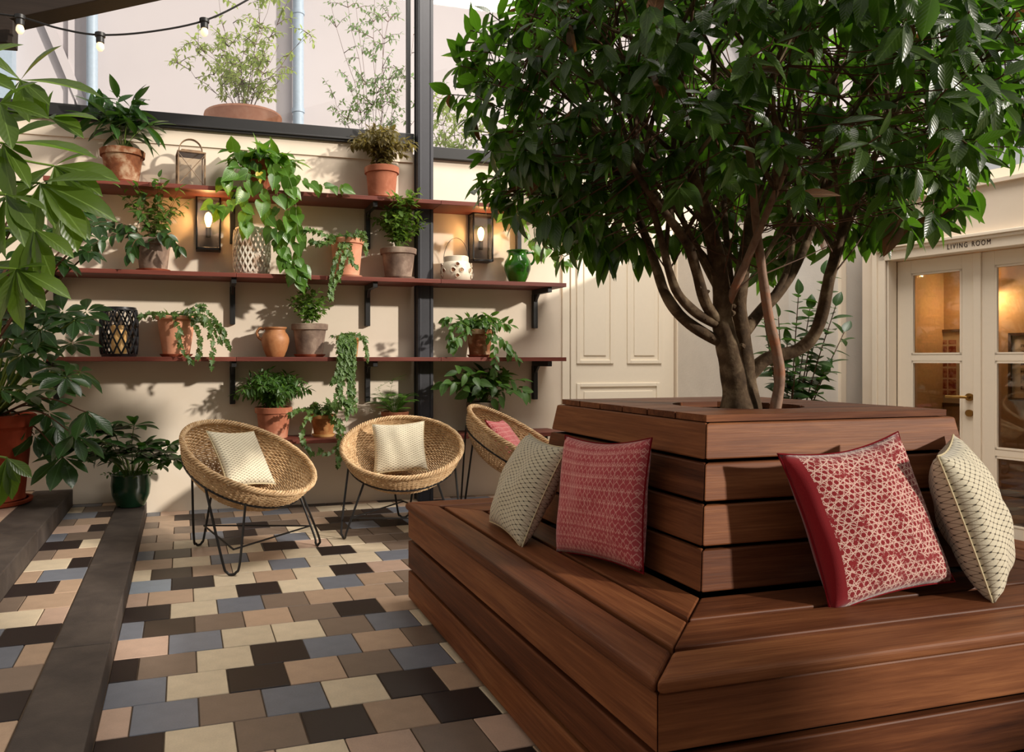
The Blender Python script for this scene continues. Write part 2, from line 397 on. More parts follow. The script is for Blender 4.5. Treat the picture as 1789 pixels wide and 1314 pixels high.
# right hand wall with the glazed doors, in its own frame: x along the wall towards the camera, y into the next room
RD = Vector((.168, -.986, 0)).normalized(); RN = Vector((-RD.y, RD.x, 0))
RM = Matrix(((RD.x, RN.x, 0, 4.85), (RD.y, RN.y, 0, 4.40), (0, 0, 1, 0), (0, 0, 0, 1)))
def rstruct(name, boxes, mat, label=None, parent=None, bev=0, **k):
    mb = MB()
    for lo, hi in boxes: mb.box(lo, hi)
    o = build(name, mb, mat, parent, bev=bev, **k)
    if parent is None: o.matrix_basis = RM; o['kind'] = 'structure'
    if label: o['label'] = label
    return o
rstruct('wall_right', [((-.1, 0, -.05), (.075, .2, 2.36)), ((.075, 0, 2.02), (1.2, .2, 2.36))], 'wall', 'cream wall over and beside the glazed doors')
rstruct('trim_2', [((-.1, -.03, 2.36), (1.2, .2, 2.385))], 'wall', 'plain ledge above the glazed doors')
rstruct('wall_upper_right', [((-.1, .35, 2.3), (1.2, .5, 2.5))], 'wall_grey', 'grey white set back wall above the ledge')
rstruct('trim_3', [((-.005, -.035, -.01), (.03, 0, 2.03)), ((.03, -.022, -.01), (.085, 0, 2.03)), ((.085, 0, -.01), (.098, .1, 1.935)), ((.0, -.022, 1.935), (1.21, 0, 2.03)), ((-.015, -.05, 2.022), (1.21, 0, 2.045)), ((-.01, -.036, 2.0), (1.21, 0, 2.022)), ((.085, 0, 1.935), (1.2, .1, 1.95)), ((1.172, -.022, -.01), (1.2, .1, 2.03))], 'paint_tan', 'moulded cream door casing lettered LIVING ROOM', bev=.004)
# lettering on the casing
cu = bpy.data.curves.new('lettering', 'FONT'); cu.body = 'LIVING ROOM'; cu.size = .045; cu.extrude = .001; cu.space_character = 1.35; cu.space_word = 1.3
to = bpy.data.objects.new('tmp', cu); COL.objects.link(to); bpy.context.view_layer.update()
me = bpy.data.meshes.new_from_object(to.evaluated_get(bpy.context.evaluated_depsgraph_get())); bpy.data.objects.remove(to)
_v = np.array([v.co[:] for v in me.vertices]); _w = _v[:, 0].max()-_v[:, 0].min(); _h = _v[:, 1].max()-_v[:, 1].min()
tr3 = bpy.data.objects['trim_3']
link('lettering', me, 'lettering', tr3, Matrix.Translation((.512, -.0235, 1.962)) @ Matrix.Rotation(PI/2, 4, 'X') @ Matrix.Diagonal((.262/_w, .034/_h, 1, 1)))
def glazed_leaf(name, s0, s1, label, handle):
    o = rstruct(name, [((s0, .1, .0), (s0+.105, .145, 1.933)), ((s1-.095, .1, .0), (s1, .145, 1.933)), ((s0+.1, .1, 1.83), (s1-.09, .145, 1.933)), ((s0+.1, .1, 1.19), (s1-.09, .145, 1.24)), ((s0+.1, .1, .555), (s1-.09, .145, .605)), ((s0+.1, .1, .0), (s1-.09, .145, .10))], 'paint_tan', label, bev=.006)
    for z0, z1 in ((.1, .555), (.605, 1.19), (1.24, 1.83)):
        p = rstruct('pane', [((s0+.1, .121, z0-.004), (s1-.09, .125, z1+.004))], 'glass', None, o)
        b = MB(); a0, a1 = s0+.103, s1-.093
        for lo, hi in (((a0, .098, z0), (a0+.012, .118, z1)), ((a1-.012, .098, z0), (a1, .118, z1)), ((a0, .098, z0), (a1, .118, z0+.012)), ((a0, .098, z1-.012), (a1, .118, z1))): b.box(lo, hi)
        build('glazing_bead', b, 'paint_tan', o)
    if handle:
        sx = s1-.042
        mb = MB().tube([(sx, .1, .945), (sx, .088, .945)], .026, 16); mb.tube([(sx, .09, .945), (sx, .05, .945), (sx-.02, .045, .945), (sx-.125, .045, .945)], .0095, 8)
        build('door_handle', mb, 'brass', o, smooth=True)
        build('keyhole_rosette', MB().tube([(sx, .1, .835), (sx, .086, .835)], .024, 16), 'brass', o, smooth=True)
    else:
        build('meeting_bead', boxmb((s0-.022, .085, 0), (s0+.025, .1, 1.93)), 'paint_tan', o, bev=.004)
    return o
glazed_leaf('door_1', .1, .632, 'cream glazed door leaf with brass lever handle', True)
glazed_leaf('door_2', .638, 1.17, 'cream glazed door leaf at the right edge', False)
# room behind the glazed doors
def rbox(name, lo, hi, mat, lab): return rstruct(name, [(lo, hi)], mat, lab)
rbox('wall_living_far', (-2.6, 2.5, -.05), (3.2, 2.6, 2.7), 'lr_wall', 'tan wall of the room behind the glass doors')
rbox('wall_living_side', (-1.0, .2, -.05), (-.9, 2.5, 2.7), 'lr_wall', 'side wall of the room behind the glass doors')
rbox('floor_living', (-.9, .0, -.06), (3.2, 2.5, -.002), 'lr_floor', 'wooden floor of the room behind the glass doors')
rbox('ceiling_living', (-1.0, .2, 2.42), (3.2, 2.6, 2.5), 'paint', 'ceiling of the room behind the glass doors')
rbox('wall_living_end', (3.2, .2, -.05), (3.3, 2.6, 2.5), 'lr_wall', 'end wall of the room behind the glass doors')
rbox('wall_living_front', (1.2, .1, -.05), (3.3, .2, 2.42), 'lr_wall', 'wall beside the glass doors')
# corner nib wall between the glazed doors and the back wall
struct('wall_corner', boxmb((4.335, 4.70, -.05), (5.1, WALL_Y+.02, 2.36)), 'wall_grey', 'rough grey white plaster wall by the glazed doors')
struct('trim_4', boxmb((4.81, 4.672, -.01), (4.86, 4.70, 2.05)), 'paint_tan', 'slim cream door moulding in the corner')
# panelled double door in the back wall
pd = struct('door_3', boxmb((3.22, WALL_Y-.03, 0), (4.31, WALL_Y+.0, 2.45)), 'paint', 'cream panelled door beside the shelves', bev=.004)
def panel(x0, x1, z0, z1):
    y = WALL_Y-.03; w = .035; mb = MB()
    for lo, hi in (((x0, y-.014, z0), (x0+w, y, z1)), ((x1-w, y-.014, z0), (x1, y, z1)), ((x0+w, y-.014, z0), (x1-w, y, z0+w)), ((x0+w, y-.014, z1-w), (x1-w, y, z1))): mb.box(lo, hi)
    mb.box((x0+.075, y-.009, z0+.075), (x1-.075, y, z1-.075)); build('panel_moulding', mb, 'paint', pd, bev=.005, seg=2)
panel(3.275, 3.655, 1.165, 2.3); panel(3.80, 4.17, 1.165, 2.3); panel(3.275, 4.15, .2, .985)
struct('trim_5', MB().box((4.325, WALL_Y-.06, 0), (4.37, WALL_Y, 2.5)).box((4.37, WALL_Y-.045, 0), (4.44, WALL_Y, 2.5)).box((4.44, WALL_Y-.03, 0), (4.52, WALL_Y, 2.5)), 'paint_tan', 'cream door casing beside the panelled door', bev=.006)
struct('trim_6', boxmb((3.14, WALL_Y-.02, 0), (3.215, WALL_Y, 2.5)), 'paint', 'slim cream casing on the shelf side of the panelled door', bev=.004)
# steel frame
def ibeam(name, x, y, z1, lab):
    mb = MB().box((x-.068, y-.062, -.01), (x+.068, y-.05, z1)).box((x-.068, y+.05, -.01), (x+.068, y+.062, z1)).box((x-.005, y-.05, -.01), (x+.005, y+.05, z1)).box((x-.058, y-.068, -.01), (x-.04, y-.062, z1)).box((x+.04, y-.068, -.01), (x+.058, y-.062, z1))
    mb.box((x-.06, y-.05, -.01), (x+.06, y+.05, z1))
    o = struct(name, mb, 'steel', lab, bev=.002); return o
ibeam('trim_7', 1.80, 6.08, 4.6, 'dark steel column rising past the shelves')
ibeam('trim_8', 5.1-.88+.73, 6.04, 3.0, 'dark steel column in the far corner behind the tree') if False else None
struct('trim_8', boxmb((4.98, 6.0, 0), (5.2, 6.14, 2.9)), 'steel', 'dark steel post behind the tree') if False else None
# ------------------------------------------------------------------ window above the wall
struct('trim_9', MB().box((-4.4, 6.10, 3.03), (1.72, 6.22, 3.145)).box((-4.4, 6.085, 3.045), (1.72, 6.10, 3.06)).box((1.86, 6.10, 2.95), (6.2, 6.22, 3.05)), 'black', 'black steel window sill rail along the top of the wall', bev=.004)
struct('trim_10', MB().box((1.665, 6.12, 3.14), (1.695, 6.17, 4.6)).box((-1.5, 6.12, 4.52), (6.2, 6.17, 4.6)), 'black', 'slim black window frame beside the column')
wn = struct('window_1', MB().box((-4.4, 6.145, 3.145), (1.67, 6.151, 4.52)), 'glass', 'large clear window pane above the shelves')
wn2 = struct('window_2', MB().box((1.87, 6.145, 3.05), (6.2, 6.151, 4.52)), 'glass', 'clear window pane right of the steel column')
# outside
struct('wall_outside', boxmb((-9, 9.6, 0), (12, 9.9, 9)), 'facade', 'pale sunlit facade across the yard')
struct('floor_outside', boxmb((-9, 6.4, 2.4), (12, 9.6, 2.5)), 'wall_grey', 'outside terrace')
def vpipe(px, Y, w, lab, z0=2.5, z1=8):
    p = atY(px, 100, Y); mb = MB().tube([(p.x, Y, z0), (p.x, Y, z1)], w/2, 14, cap=False)
    t = thing('downpipe', lab, 'pipe', (0, 0, 0)); build('pipe', mb, 'zinc', t, smooth=True)
    for z in (3.35, 4.35, 5.6): build('collar', MB().tube([(p.x, Y, z), (p.x, Y, z+.05)], w/2+.012, 14), 'zinc', t, smooth=True)
vpipe(161, 9.45, .13, 'pale blue grey downpipe on the facade near the string lights')
vpipe(521, 9.45, .14, 'pale blue grey downpipe on the facade behind the potted shrub')
def diag(a, b, w, lab):
    A, B = atY(*a, 9.58), atY(*b, 9.58); d = (B-A).normalized(); s = Vector((-d.z, 0, d.x))*w
    A -= d*2.0; B += d*.6
    mb = MB().add([A-s, B-s, B+s, A+s] + [q-Vector((0, .06, 0)) for q in (A-s, B-s, B+s, A+s)], [(0, 1, 2, 3), (7, 6, 5, 4), (0, 4, 5, 1), (1, 5, 6, 2), (2, 6, 7, 3), (3, 7, 4, 0)])
    return struct('trim_11', mb, 'facade', lab)
diag((75, 20), (130, 150), .05, 'sloping plaster moulding on the facade')
A, B = atY(120, 60, 9.58), atY(131, 60, 9.58)
struct('trim_12', boxmb((A.x, 9.54, 2.5), (B.x, 9.6, 9)), 'facade', 'vertical plaster strip on the facade')
A, B = atY(-60, 60, 9.3), atY(17, 60, 9.3)
struct('window_3', boxmb((A.x, 9.4, 2.5), (B.x, 9.6, 9)), 'zinc', 'grey glazed strip at the edge of the facade')
# room sides outside the frame; rear and right ones added to block light
struct('wall_left', boxmb((-4.6, -2.9, -.06), (-4.4, WALL_Y+.2, 3.0)), 'wall', 'cream wall on the left')
struct('wall_fill_block', boxmb((-4.6, -2.9, -.06), (5.9, -2.7, 3.6)), 'rear', 'added dark green wall blocking fill from behind the viewer')  # unseen wall, made dark and tall to cut light from behind
struct('wall_shade_right', MB().add([(5.07, 3.2, -.06), (5.9, -2.9, -.06), (6.0, -2.9, -.06), (5.17, 3.2, -.06), (5.07, 3.2, 1.9), (5.9, -2.9, 1.9), (6.0, -2.9, 1.9), (5.17, 3.2, 1.9)], [(0, 3, 2, 1), (4, 5, 6, 7), (0, 1, 5, 4), (1, 2, 6, 5), (2, 3, 7, 6), (3, 0, 4, 7)]), 'wall', 'added wall that shades the lower bench boards')  # unseen wall, height set to keep low sun off the bench boards
# ------------------------------------------------------------------ planter bench
bench = thing('planter_bench', 'square slatted mahogany bench built around the raised tree planter', 'bench', ((BX0+BX1)/2, (BY0+BY1)/2, 0))
BH = (BX1-BX0)/2                                   # half size
ZS = .49
def side_M(k): return Matrix.Rotation(k*PI/2, 4, 'Z')
def plank(name, poly, z0, z1, k, bev=.004, seg=2, par=bench, mat='bench'):
    # poly in side frame (x along, y depth from centre, negative = outer); own origin at its middle
    cx = sum(p[0] for p in poly)/len(poly); cy = sum(p[1] for p in poly)/len(poly); cz = (z0+z1)/2
    mb = MB().prism([(x-cx, y-cy) for x, y in poly], z0-cz, z1-cz)
    return build(name, mb, mat, par, bev=bev, seg=seg, M=side_M(k) @ Matrix.Translation((cx, cy, cz)))
pw = [.138, .143, .146]
for k in range(4):
    o = 0.0
    for i, w in enumerate(pw):
        a, b = BH-o, BH-o-w; g = .0025
        plank('seat_plank', [(-a+g, -a), (a-g, -a), (b-g, -b), (-b+g, -b)], ZS-.036, ZS, k, .013 if i == 0 else .005, 4 if i == 0 else 2)
        o += w+.0178
    for z0, z1 in ((.318, .452), (.168, .302), (.018, .152)):
        a = BH-.014; b = a-.03
        plank('side_plank', [(-a+.001, -a), (a-.001, -a), (b-.001, -b), (-b+.001, -b)], z0, z1, k, .005)
# sloping planter boards
PB0, PB1, ZP0, ZP1 = BH-.472, BH-.557, .497, 1.0
def slope(z): return PB0+(PB1-PB0)*(z-ZP0)/(ZP1-ZP0)
for k in range(4):
    for z0, z1 in ((.889, 1.0), (.763, .877), (.632, .751), (.50, .620)):
        a0, a1 = slope(z0), slope(z1); t = .026; g = .0012; cz = (z0+z1)/2; cy = -(a0+a1)/2
        vs = []
        for z, a in ((z0, a0), (z1, a1)):
            for (h, y) in ((a-g, -a), (a-t-g, -a+t)): vs += [(-h, y-cy, z-cz), (h, y-cy, z-cz)]
        fs = [(0, 1, 5, 4), (2, 6, 7, 3), (0, 2, 3, 1), (4, 5, 7, 6), (0, 4, 6, 2), (1, 3, 7, 5)]
        build('planter_board', MB().add(vs, fs), 'bench', bench, bev=.005, M=side_M(k) @ Matrix.Translation((0, cy, cz)))
# deck slats on top with a round hole for the tree
bc = Vector(bench.location); HC = (1.985-bc.x, 2.42-bc.y); HR = .235
HD = .497; n_sl = 6; sw = 2*HD/n_sl
for i in range(n_sl):
    y0, y1 = -HD+i*sw+.004, -HD+(i+1)*sw-.004; ys = [y0+(y1-y0)*q/10 for q in range(11)]
    hit = any(abs(y-HC[1]) < HR for y in ys); mb = MB()
    if not hit: mb.prism([(-HD, y0), (HD, y0), (HD, y1), (-HD, y1)], -.011, .011)
    else:
        hw = [math.sqrt(max(0, HR*HR-(y-HC[1])**2)) for y in ys]
        if min(hw) > 0:
            m2 = MB().prism([(HD, y1)] + [(HC[0]+w, y) for y, w in list(zip(ys, hw))[::-1]] + [(HD, y0)], -.011, .011); m2.v = [(x, y-(y0+y1)/2, z) for x, y, z in m2.v]
            build('deck_slat', m2, 'bench', bench, M=Matrix.Translation((0, (y0+y1)/2, 1.014)))
            mb.prism([(-HD, y0)] + [(HC[0]-w, y) for y, w in zip(ys, hw)] + [(-HD, y1)], -.011, .011)
        else:                                   # notched slat: one piece with a curved cut
            cut = [(y, w) for y, w in zip(ys, hw) if w > 0]
            if cut[0][0] <= ys[0]+1e-6: mb.prism([(-HD, y0)] + [(HC[0]-w, y) for y, w in cut] + [(HC[0]+w, y) for y, w in cut[::-1]] + [(HD, y0), (HD, y1), (-HD, y1)], -.011, .011)
            else: mb.prism([(-HD, y0), (HD, y0), (HD, y1)] + [(HC[0]+w, y) for y, w in cut[::-1]] + [(HC[0]-w, y) for y, w in cut] + [(-HD, y1)], -.011, .011)
    cy = (y0+y1)/2
    mb.v = [(x, y-cy, z) for x, y, z in mb.v]
    build('deck_slat', mb, 'bench', bench, M=Matrix.Translation((0, cy, 1.014)))
# near-black filler inside, stands in for shade in the plank gaps
fr = MB()
for k in range(4):
    M = side_M(k); a = BH-.06
    fr.box((-a, -a, 0), (a, -a+.04, ZS-.04), M)
    fr.box((-BH+.1, -BH+.1, ZS-.07), (BH-.1, -PB0+.06, ZS-.05), M)
    fr.box((-PB1+.045, -PB1+.045, ZS-.06), (PB1-.045, -PB1+.075, .985), M)
build('gap_filler', fr, 'cavity', bench)
build('planter_soil', boxmb((-.44, -.44, .6), (.44, .44, .93)), 'soil', bench)
# ------------------------------------------------------------------ leaves
def leafgeo(kind, seg=5):
    L = dict(lance=(.17, lambda t: math.sin(PI*t**.85)**.9), ovate=(.26, lambda t: math.sin(PI*t**.75)**.85), obov=(.21, lambda t: math.sin(PI*t**1.35)**.9),
             heart=(.40, None), ivy=(.46, None), round=(.34, lambda t: math.sin(PI*t**.9)**.6), narrow=(.09, lambda t: math.sin(PI*t)**.8))
    hw, fn = L[kind]; vs, uv, fs = [], [], []
    if kind == 'heart': rows = [(-.12, .20), (0.0, .36), (.22, .42), (.5, .33), (.78, .14), (1.0, .0)]
    elif kind == 'ivy': rows = [(-.05, .12), (.1, .48), (.32, .27), (.52, .36), (.66, .16), (1.0, .0)]
    else: rows = [(i/seg, hw*max(0, fn(i/seg)) if 0 < i < seg else .004) for i in range(seg+1)]
    for t, w in rows:
        tt = max(t, 0); zc = -.16*tt*tt; up = w*.28
        xs = t if kind not in ('heart', 'ivy') else (t if t > 0.05 else t)
        mid = t if not (kind in ('heart', 'ivy') and t < 0) else 0.0
        vs += [(xs, w, zc+up), (mid, 0, zc), (xs, -w, zc+up)]; q = .5*w/hw
        uv += [(tt, .5+q), (tt, .5), (tt, .5-q)]
    for i in range(len(rows)-1):
        a = i*3; fs += [(a, a+1, a+4, a+3), (a+1, a+2, a+5, a+4)]
    return np.array(vs), fs, uv
LG = {}
def lgeo(kind, seg):
    if (kind, seg) not in LG: LG[(kind, seg)] = leafgeo(kind, seg)
    return LG[(kind, seg)]
LM = {}
def leafmesh(kind, mat):
    if (kind, mat) not in LM:
        v, f, uv = lgeo(kind, 6); me = bpy.data.meshes.new('leaf'); me.from_pydata([tuple(x) for x in v], [], f)
        ul = me.uv_layers.new(name='UVMap'); li = np.zeros(len(me.loops), int); me.loops.foreach_get('vertex_index', li)
        ul.data.foreach_set('uv', np.array(uv)[li].ravel()); me.polygons.foreach_set('use_smooth', [True]*len(me.polygons))
        me.materials.append(MT[mat]); LM[(kind, mat)] = me
    return LM[(kind, mat)]
def leafM(p, d, nrm, L, ws=1.0):
    d = Vector(d).normalized(); y = Vector(nrm).cross(d)
    if y.length < 1e-4: y = d.orthogonal()
    y.normalize(); z = d.cross(y)
    return Matrix(((d.x*L, y.x*L*ws, z.x*L, p[0]), (d.y*L, y.y*L*ws, z.y*L, p[1]), (d.z*L, y.z*L*ws, z.z*L, p[2]), (0, 0, 0, 1)))
def shelfclear(par, p):
    # growth that reaches the shelf above bends out in front of it
    if 5.7 < p.y < 6.2 and par.location.y > 5.8:
        for z in globals().get('ZSH', []):
            if par.location.z < z-.15 and p.z > z-.12: return Vector((p.x, min(p.y, 5.78-.045 if p.z > z-.07 else 5.9), p.z))
    return p
def foliage(par, items, kind, mat, indiv=0, name='leaf', seg=4, stuffname='foliage'):
    """items: world matrices. The indiv nearest ones become single leaf objects, the others one joined mesh."""
    inv = par.matrix_basis.inverted()
    fx = []
    for M in items:
        p = M.translation.copy(); d = M.col[0].xyz
        if 5 < p.y < 6.3 and p.z < 3.3 and max(p.y, p.y+d.y) > WALL_Y-.08:
            p.y = min(p.y, WALL_Y-.1); n_ = M.col[2].xyz; d = Vector((d.x, min(d.y, (WALL_Y-.085-p.y)*.6), d.z)); L_ = M.col[0].xyz.length
            M = leafM(p, d, n_, L_, M.col[1].xyz.length/L_)
        fx.append(M)
    items = []
    for M in fx:
        p = shelfclear(par, M.translation.copy()); N_ = M.copy(); N_.translation = p
        if p.y < M.translation.y-.01 and N_.col[0].y > 0: L_ = M.col[0].xyz.length; d = M.col[0].xyz; d.y = -abs(d.y)*.5; N_ = leafM(p, d, M.col[2].xyz, L_, M.col[1].xyz.length/L_)
        items.append(N_)
    items = sorted(items, key=lambda M: (M.translation-CAM).length/max(M.col[0].xyz.length, 1e-3))
    me = leafmesh(kind, mat)
    for M in items[:indiv]: link(name, me, None, par, inv @ M)
    rest = items[indiv:]
    if rest:
        v, f, uv = lgeo(kind, seg); n = len(v); vv = np.c_[v, np.ones(n)]
        A = np.array([np.array(inv @ M) for M in rest]); V = np.einsum('kij,nj->kni', A, vv)[..., :3].reshape(-1, 3)
        F = (np.array(f)[None] + (np.arange(len(rest))*n)[:, None, None]).reshape(-1, 4)
        me = bpy.data.meshes.new(stuffname); me.vertices.add(len(V)); me.vertices.foreach_set('co', V.ravel())
        me.loops.add(F.size); me.loops.foreach_set('vertex_index', F.ravel().astype(np.int32)); me.polygons.add(len(F))
        me.polygons.foreach_set('loop_start', np.arange(0, F.size, 4, dtype=np.int32))
        me.update(calc_edges=True)
        ul = me.uv_layers.new(name='UVMap'); U = np.tile(np.array(uv), (len(rest), 1))[F.ravel()]
        ul.data.foreach_set('uv', U.ravel()); me.polygons.foreach_set('use_smooth', [True]*len(F))
        me.materials.append(MT[mat]); link(stuffname, me, None, par, None, kind='stuff')
def stems_obj(par, paths, r0, r1, mat, n=4, name='stem'):
    inv = par.matrix_basis.inverted(); mb = MB()
    if name in ('stalk', 'leaf_stalk'):
        for p in paths:
            N = len(p); build(name, MB().tube([inv @ Vector(q) for q in p], [r0+(r1-r0)*i/(N-1) for i in range(N)], n), mat, par, smooth=True)
        return
    for p in paths:
        N = len(p); mb.tube([inv @ shelfclear(par, Vector(q)) for q in p], [r0+(r1-r0)*i/(N-1) for i in range(N)], n)
    return build(name+'s', mb, mat, par, smooth=True, kind='stuff')
GA = 2.39996
def leaves_on(R, path, t0, cnt, L, items, drop=.35, spread=1.0, ws=1.0, jit=.25, tip=True):
    N = len(path); ph = R.uniform(0, 6.28)
    for k in range(cnt):
        t = t0+(1-t0)*(k+.5)/cnt; x = t*(N-1); i = min(int(x), N-2); q = x-i
        p = Vector(path[i]).lerp(Vector(path[i+1]), q); tg = (Vector(path[i+1])-Vector(path[i])).normalized()
        a = tg.orthogonal().normalized(); a.rotate(Quaternion(tg, ph+k*GA))
        d = tg*R.uniform(.25, .6) + a*spread + Vector((0, 0, -drop)) + Vector((R.uniform(-jit, jit), R.uniform(-jit, jit), R.uniform(-jit, jit)))
        nrm = Vector((R.uniform(-.4, .4), R.uniform(-.6, .1), 1))
        items.append(leafM(p, d, nrm, L*R.uniform(.7, 1.15), ws*R.uniform(.85, 1.1)))
    if tip: items.append(leafM(path[-1], Vector(path[-1])-Vector(path[-2]) + Vector((0, 0, -drop*.02)), (0, -.3, 1), L*.9, ws))
def wallclamp(p):
    if 5 < p.y < 6.6 and p.z < 3.3 and p.y > WALL_Y-.09: p.y = WALL_Y-.09
    return p
def sprout(R, base, n, H, spread, droop=.3, r0=.03, npts=7, hmin=.6, pw_=1.4):
    out = []
    for k in range(n):
        az = k*GA+R.uniform(-.4, .4); rr = spread*math.sqrt((k+.6)/n)*R.uniform(.75, 1.1); h = H*R.uniform(hmin, 1.0)*(1-.35*(rr/max(spread, .01))**2)
        b = Vector(base)+Vector((math.cos(az), math.sin(az), 0))*r0*R.random(); P = []
        for i in range(npts):
            t = i/(npts-1); P.append(wallclamp(b + Vector((math.cos(az)*rr*t**pw_, math.sin(az)*rr*t**pw_, h*t-droop*h*t**3))))
        out.append(P)
    return out
# ------------------------------------------------------------------ the big tree
tree = thing('courtyard_tree', 'multi stemmed evergreen tree with a broad glossy crown rising from the planter', 'tree', (1.985, 2.42, .93))
TD = depth((1.985, 2.42, 1.02))
def tp(px, py, dd=0): return atD(px, py, TD+dd)
stems = [  # (pixel polyline with depth offsets, r0, r1, material)
 ([(1288, 722, 0), (1285, 680, 0), (1276, 630, -.01), (1268, 590, -.02), (1262, 560, -.02), (1262, 520, -.04), (1252, 450, -.08), (1236, 385, -.14), (1212, 310, -.2), (1190, 230, -.26)], .052, .014, 'bark'),
 ([(1308, 722, .03), (1303, 660, .03), (1297, 600, .03), (1290, 540, .04), (1296, 480, .06), (1308, 410, .10), (1318, 330, .14), (1325, 240, .2)], .042, .013, 'bark'),
 ([(1353, 722, -.06), (1362, 665, -.07), (1357, 615, -.08), (1344, 560, -.10), (1335, 500, -.12), (1327, 440, -.14), (1320, 380, -.16), (1312, 290, -.2), (1300, 200, -.24)], .021, .011, 'bark_smooth'),
 ([(1309, 655, .03), (1340, 627, .02), (1392, 612, 0), (1422, 585, -.02), (1440, 535, -.04), (1450, 480, -.05), (1468, 415, -.06), (1492, 350, -.06), (1530, 270, -.08), (1580, 180, -.1)], .028, .010, 'bark'),
 ([(1268, 600, -.02), (1236, 586, -.02), (1192, 555, -.02), (1163, 515, -.02), (1148, 472, 0), (1132, 425, .02), (1108, 365, .04), (1070, 290, .06), (1020, 210, .08)], .024, .010, 'bark'),
 ([(1262, 570, -.02), (1222, 551, -.05), (1187, 517, -.08), (1171, 480, -.12), (1158, 430, -.16), (1138, 360, -.22), (1100, 270, -.3)], .020, .009, 'bark'),
 ([(1258, 566, -.02), (1233, 530, -.06), (1217, 475, -.12), (1202, 430, -.18), (1172, 385, -.25), (1130, 330, -.32), (1085, 260, -.4)], .023, .008, 'bark'),
 ([(1292, 590, .04), (1328, 545, .10), (1365, 505, .14), (1395, 455, .18), (1420, 395, .22), (1450, 320, .26), (1490, 220, .3)], .026, .009, 'bark'),
 ([(1264, 545, -.02), (1283, 505, -.08), (1305, 455, -.14), (1330, 395, -.2), (1362, 320, -.28), (1400, 230, -.36)], .018, .008, 'bark_smooth'),
 ([(1345, 528, .12), (1372, 480, .14), (1384, 430, .2), (1388, 370, .26), (1395, 290, .3)], .014, .007, 'bark'),
 ([(1270, 540, .0), (1252, 500, .06), (1228, 455, .12), (1200, 400, .2), (1165, 320, .28), (1135, 230, .36)], .018, .008, 'bark'),
 ([(1445, 520, -.04), (1458, 470, 0), (1480, 400, .06), (1520, 320, .12), (1590, 250, .16), (1660, 200, .2)], .013, .007, 'bark'),
 ([(1290, 545, .04), (1275, 480, .12), (1268, 400, .2), (1262, 310, .3), (1255, 220, .4)], .016, .008, 'bark'),
]
tinv = tree.matrix_basis.inverted(); SP = []
R = rnd(21)
for pl, r0, r1, mt in stems:
    P = smoothpath([tp(*q) for q in pl], 6); SP.append(P); N = len(P); mb = MB()
    rr = []
    for i in range(N):
        t = i/(N-1); r = (r0*(1-t)**.8+r1*(1-(1-t)**.8))
        if r0 > .035 and t < .12: r *= 1+.25*(1-t/.12)
        rr.append(r*(1+.035*math.sin(i*.9+R.uniform(0, .6))))
    mb.tube([tinv @ p for p in P], rr, 10)
    if mt == 'bark':                                # knots
        for _ in range(3):
            i = R.randrange(3, max(4, N-10)); d = Vector((R.uniform(-1, 1), -R.random(), R.uniform(-.1, .4))).normalized(); q = tinv @ P[i]
            mb.tube([q, q+d*rr[i]*.95, q+d*rr[i]*1.35], [rr[i]*.5, rr[i]*.42, rr[i]*.15], 7)
    build('trunk' if r0 > .03 else 'branch', mb, mt, tree, smooth=True)
# crown: twig clusters
CC = tp(1300, 140); CR = Vector((1.17, .98, .92))
def crown_ok(p):
    q = p-CC; a = math.atan2(q.y, q.x)
    wob = 1+.10*math.sin(3*a+1.3+q.z*2)+.06*math.sin(5*a+q.z*4)
    zz = CR.z*(1.0 if q.z > 0 else .86)
    return math.sqrt((q.x/CR.x)**2+(q.y/CR.y)**2+(q.z/zz)**2)/wob
litems, olditems, twigs = [], [], []
R = rnd(77); cnt = 0
ends = [p for P in SP for p in P[len(P)//2:]]
for P in list(SP):
    for k in range(5):
        e = P[int(len(P)*R.uniform(.55, .999))]; out = (e-CC); az = math.atan2(out.y, out.x)+R.uniform(-1.3, 1.3); el = R.uniform(-.15, 1.25)
        tgt = CC+Vector((math.cos(az)*math.cos(el)*CR.x, math.sin(az)*math.cos(el)*CR.y, math.sin(el)*CR.z))*R.uniform(.6, .85)
        Q = smoothpath([e, e.lerp(tgt, .4)+Vector((R.uniform(-.06, .06), R.uniform(-.06, .06), R.uniform(0, .1))), e.lerp(tgt, .75)+Vector((R.uniform(-.05, .05), R.uniform(-.05, .05), 0)), tgt], 5)
        ends += Q[4:]; n_ = len(Q); build('branch', MB().tube([tinv @ q for q in Q], [.009-.006*i/(n_-1) for i in range(n_)], 6), 'bark', tree, smooth=True)
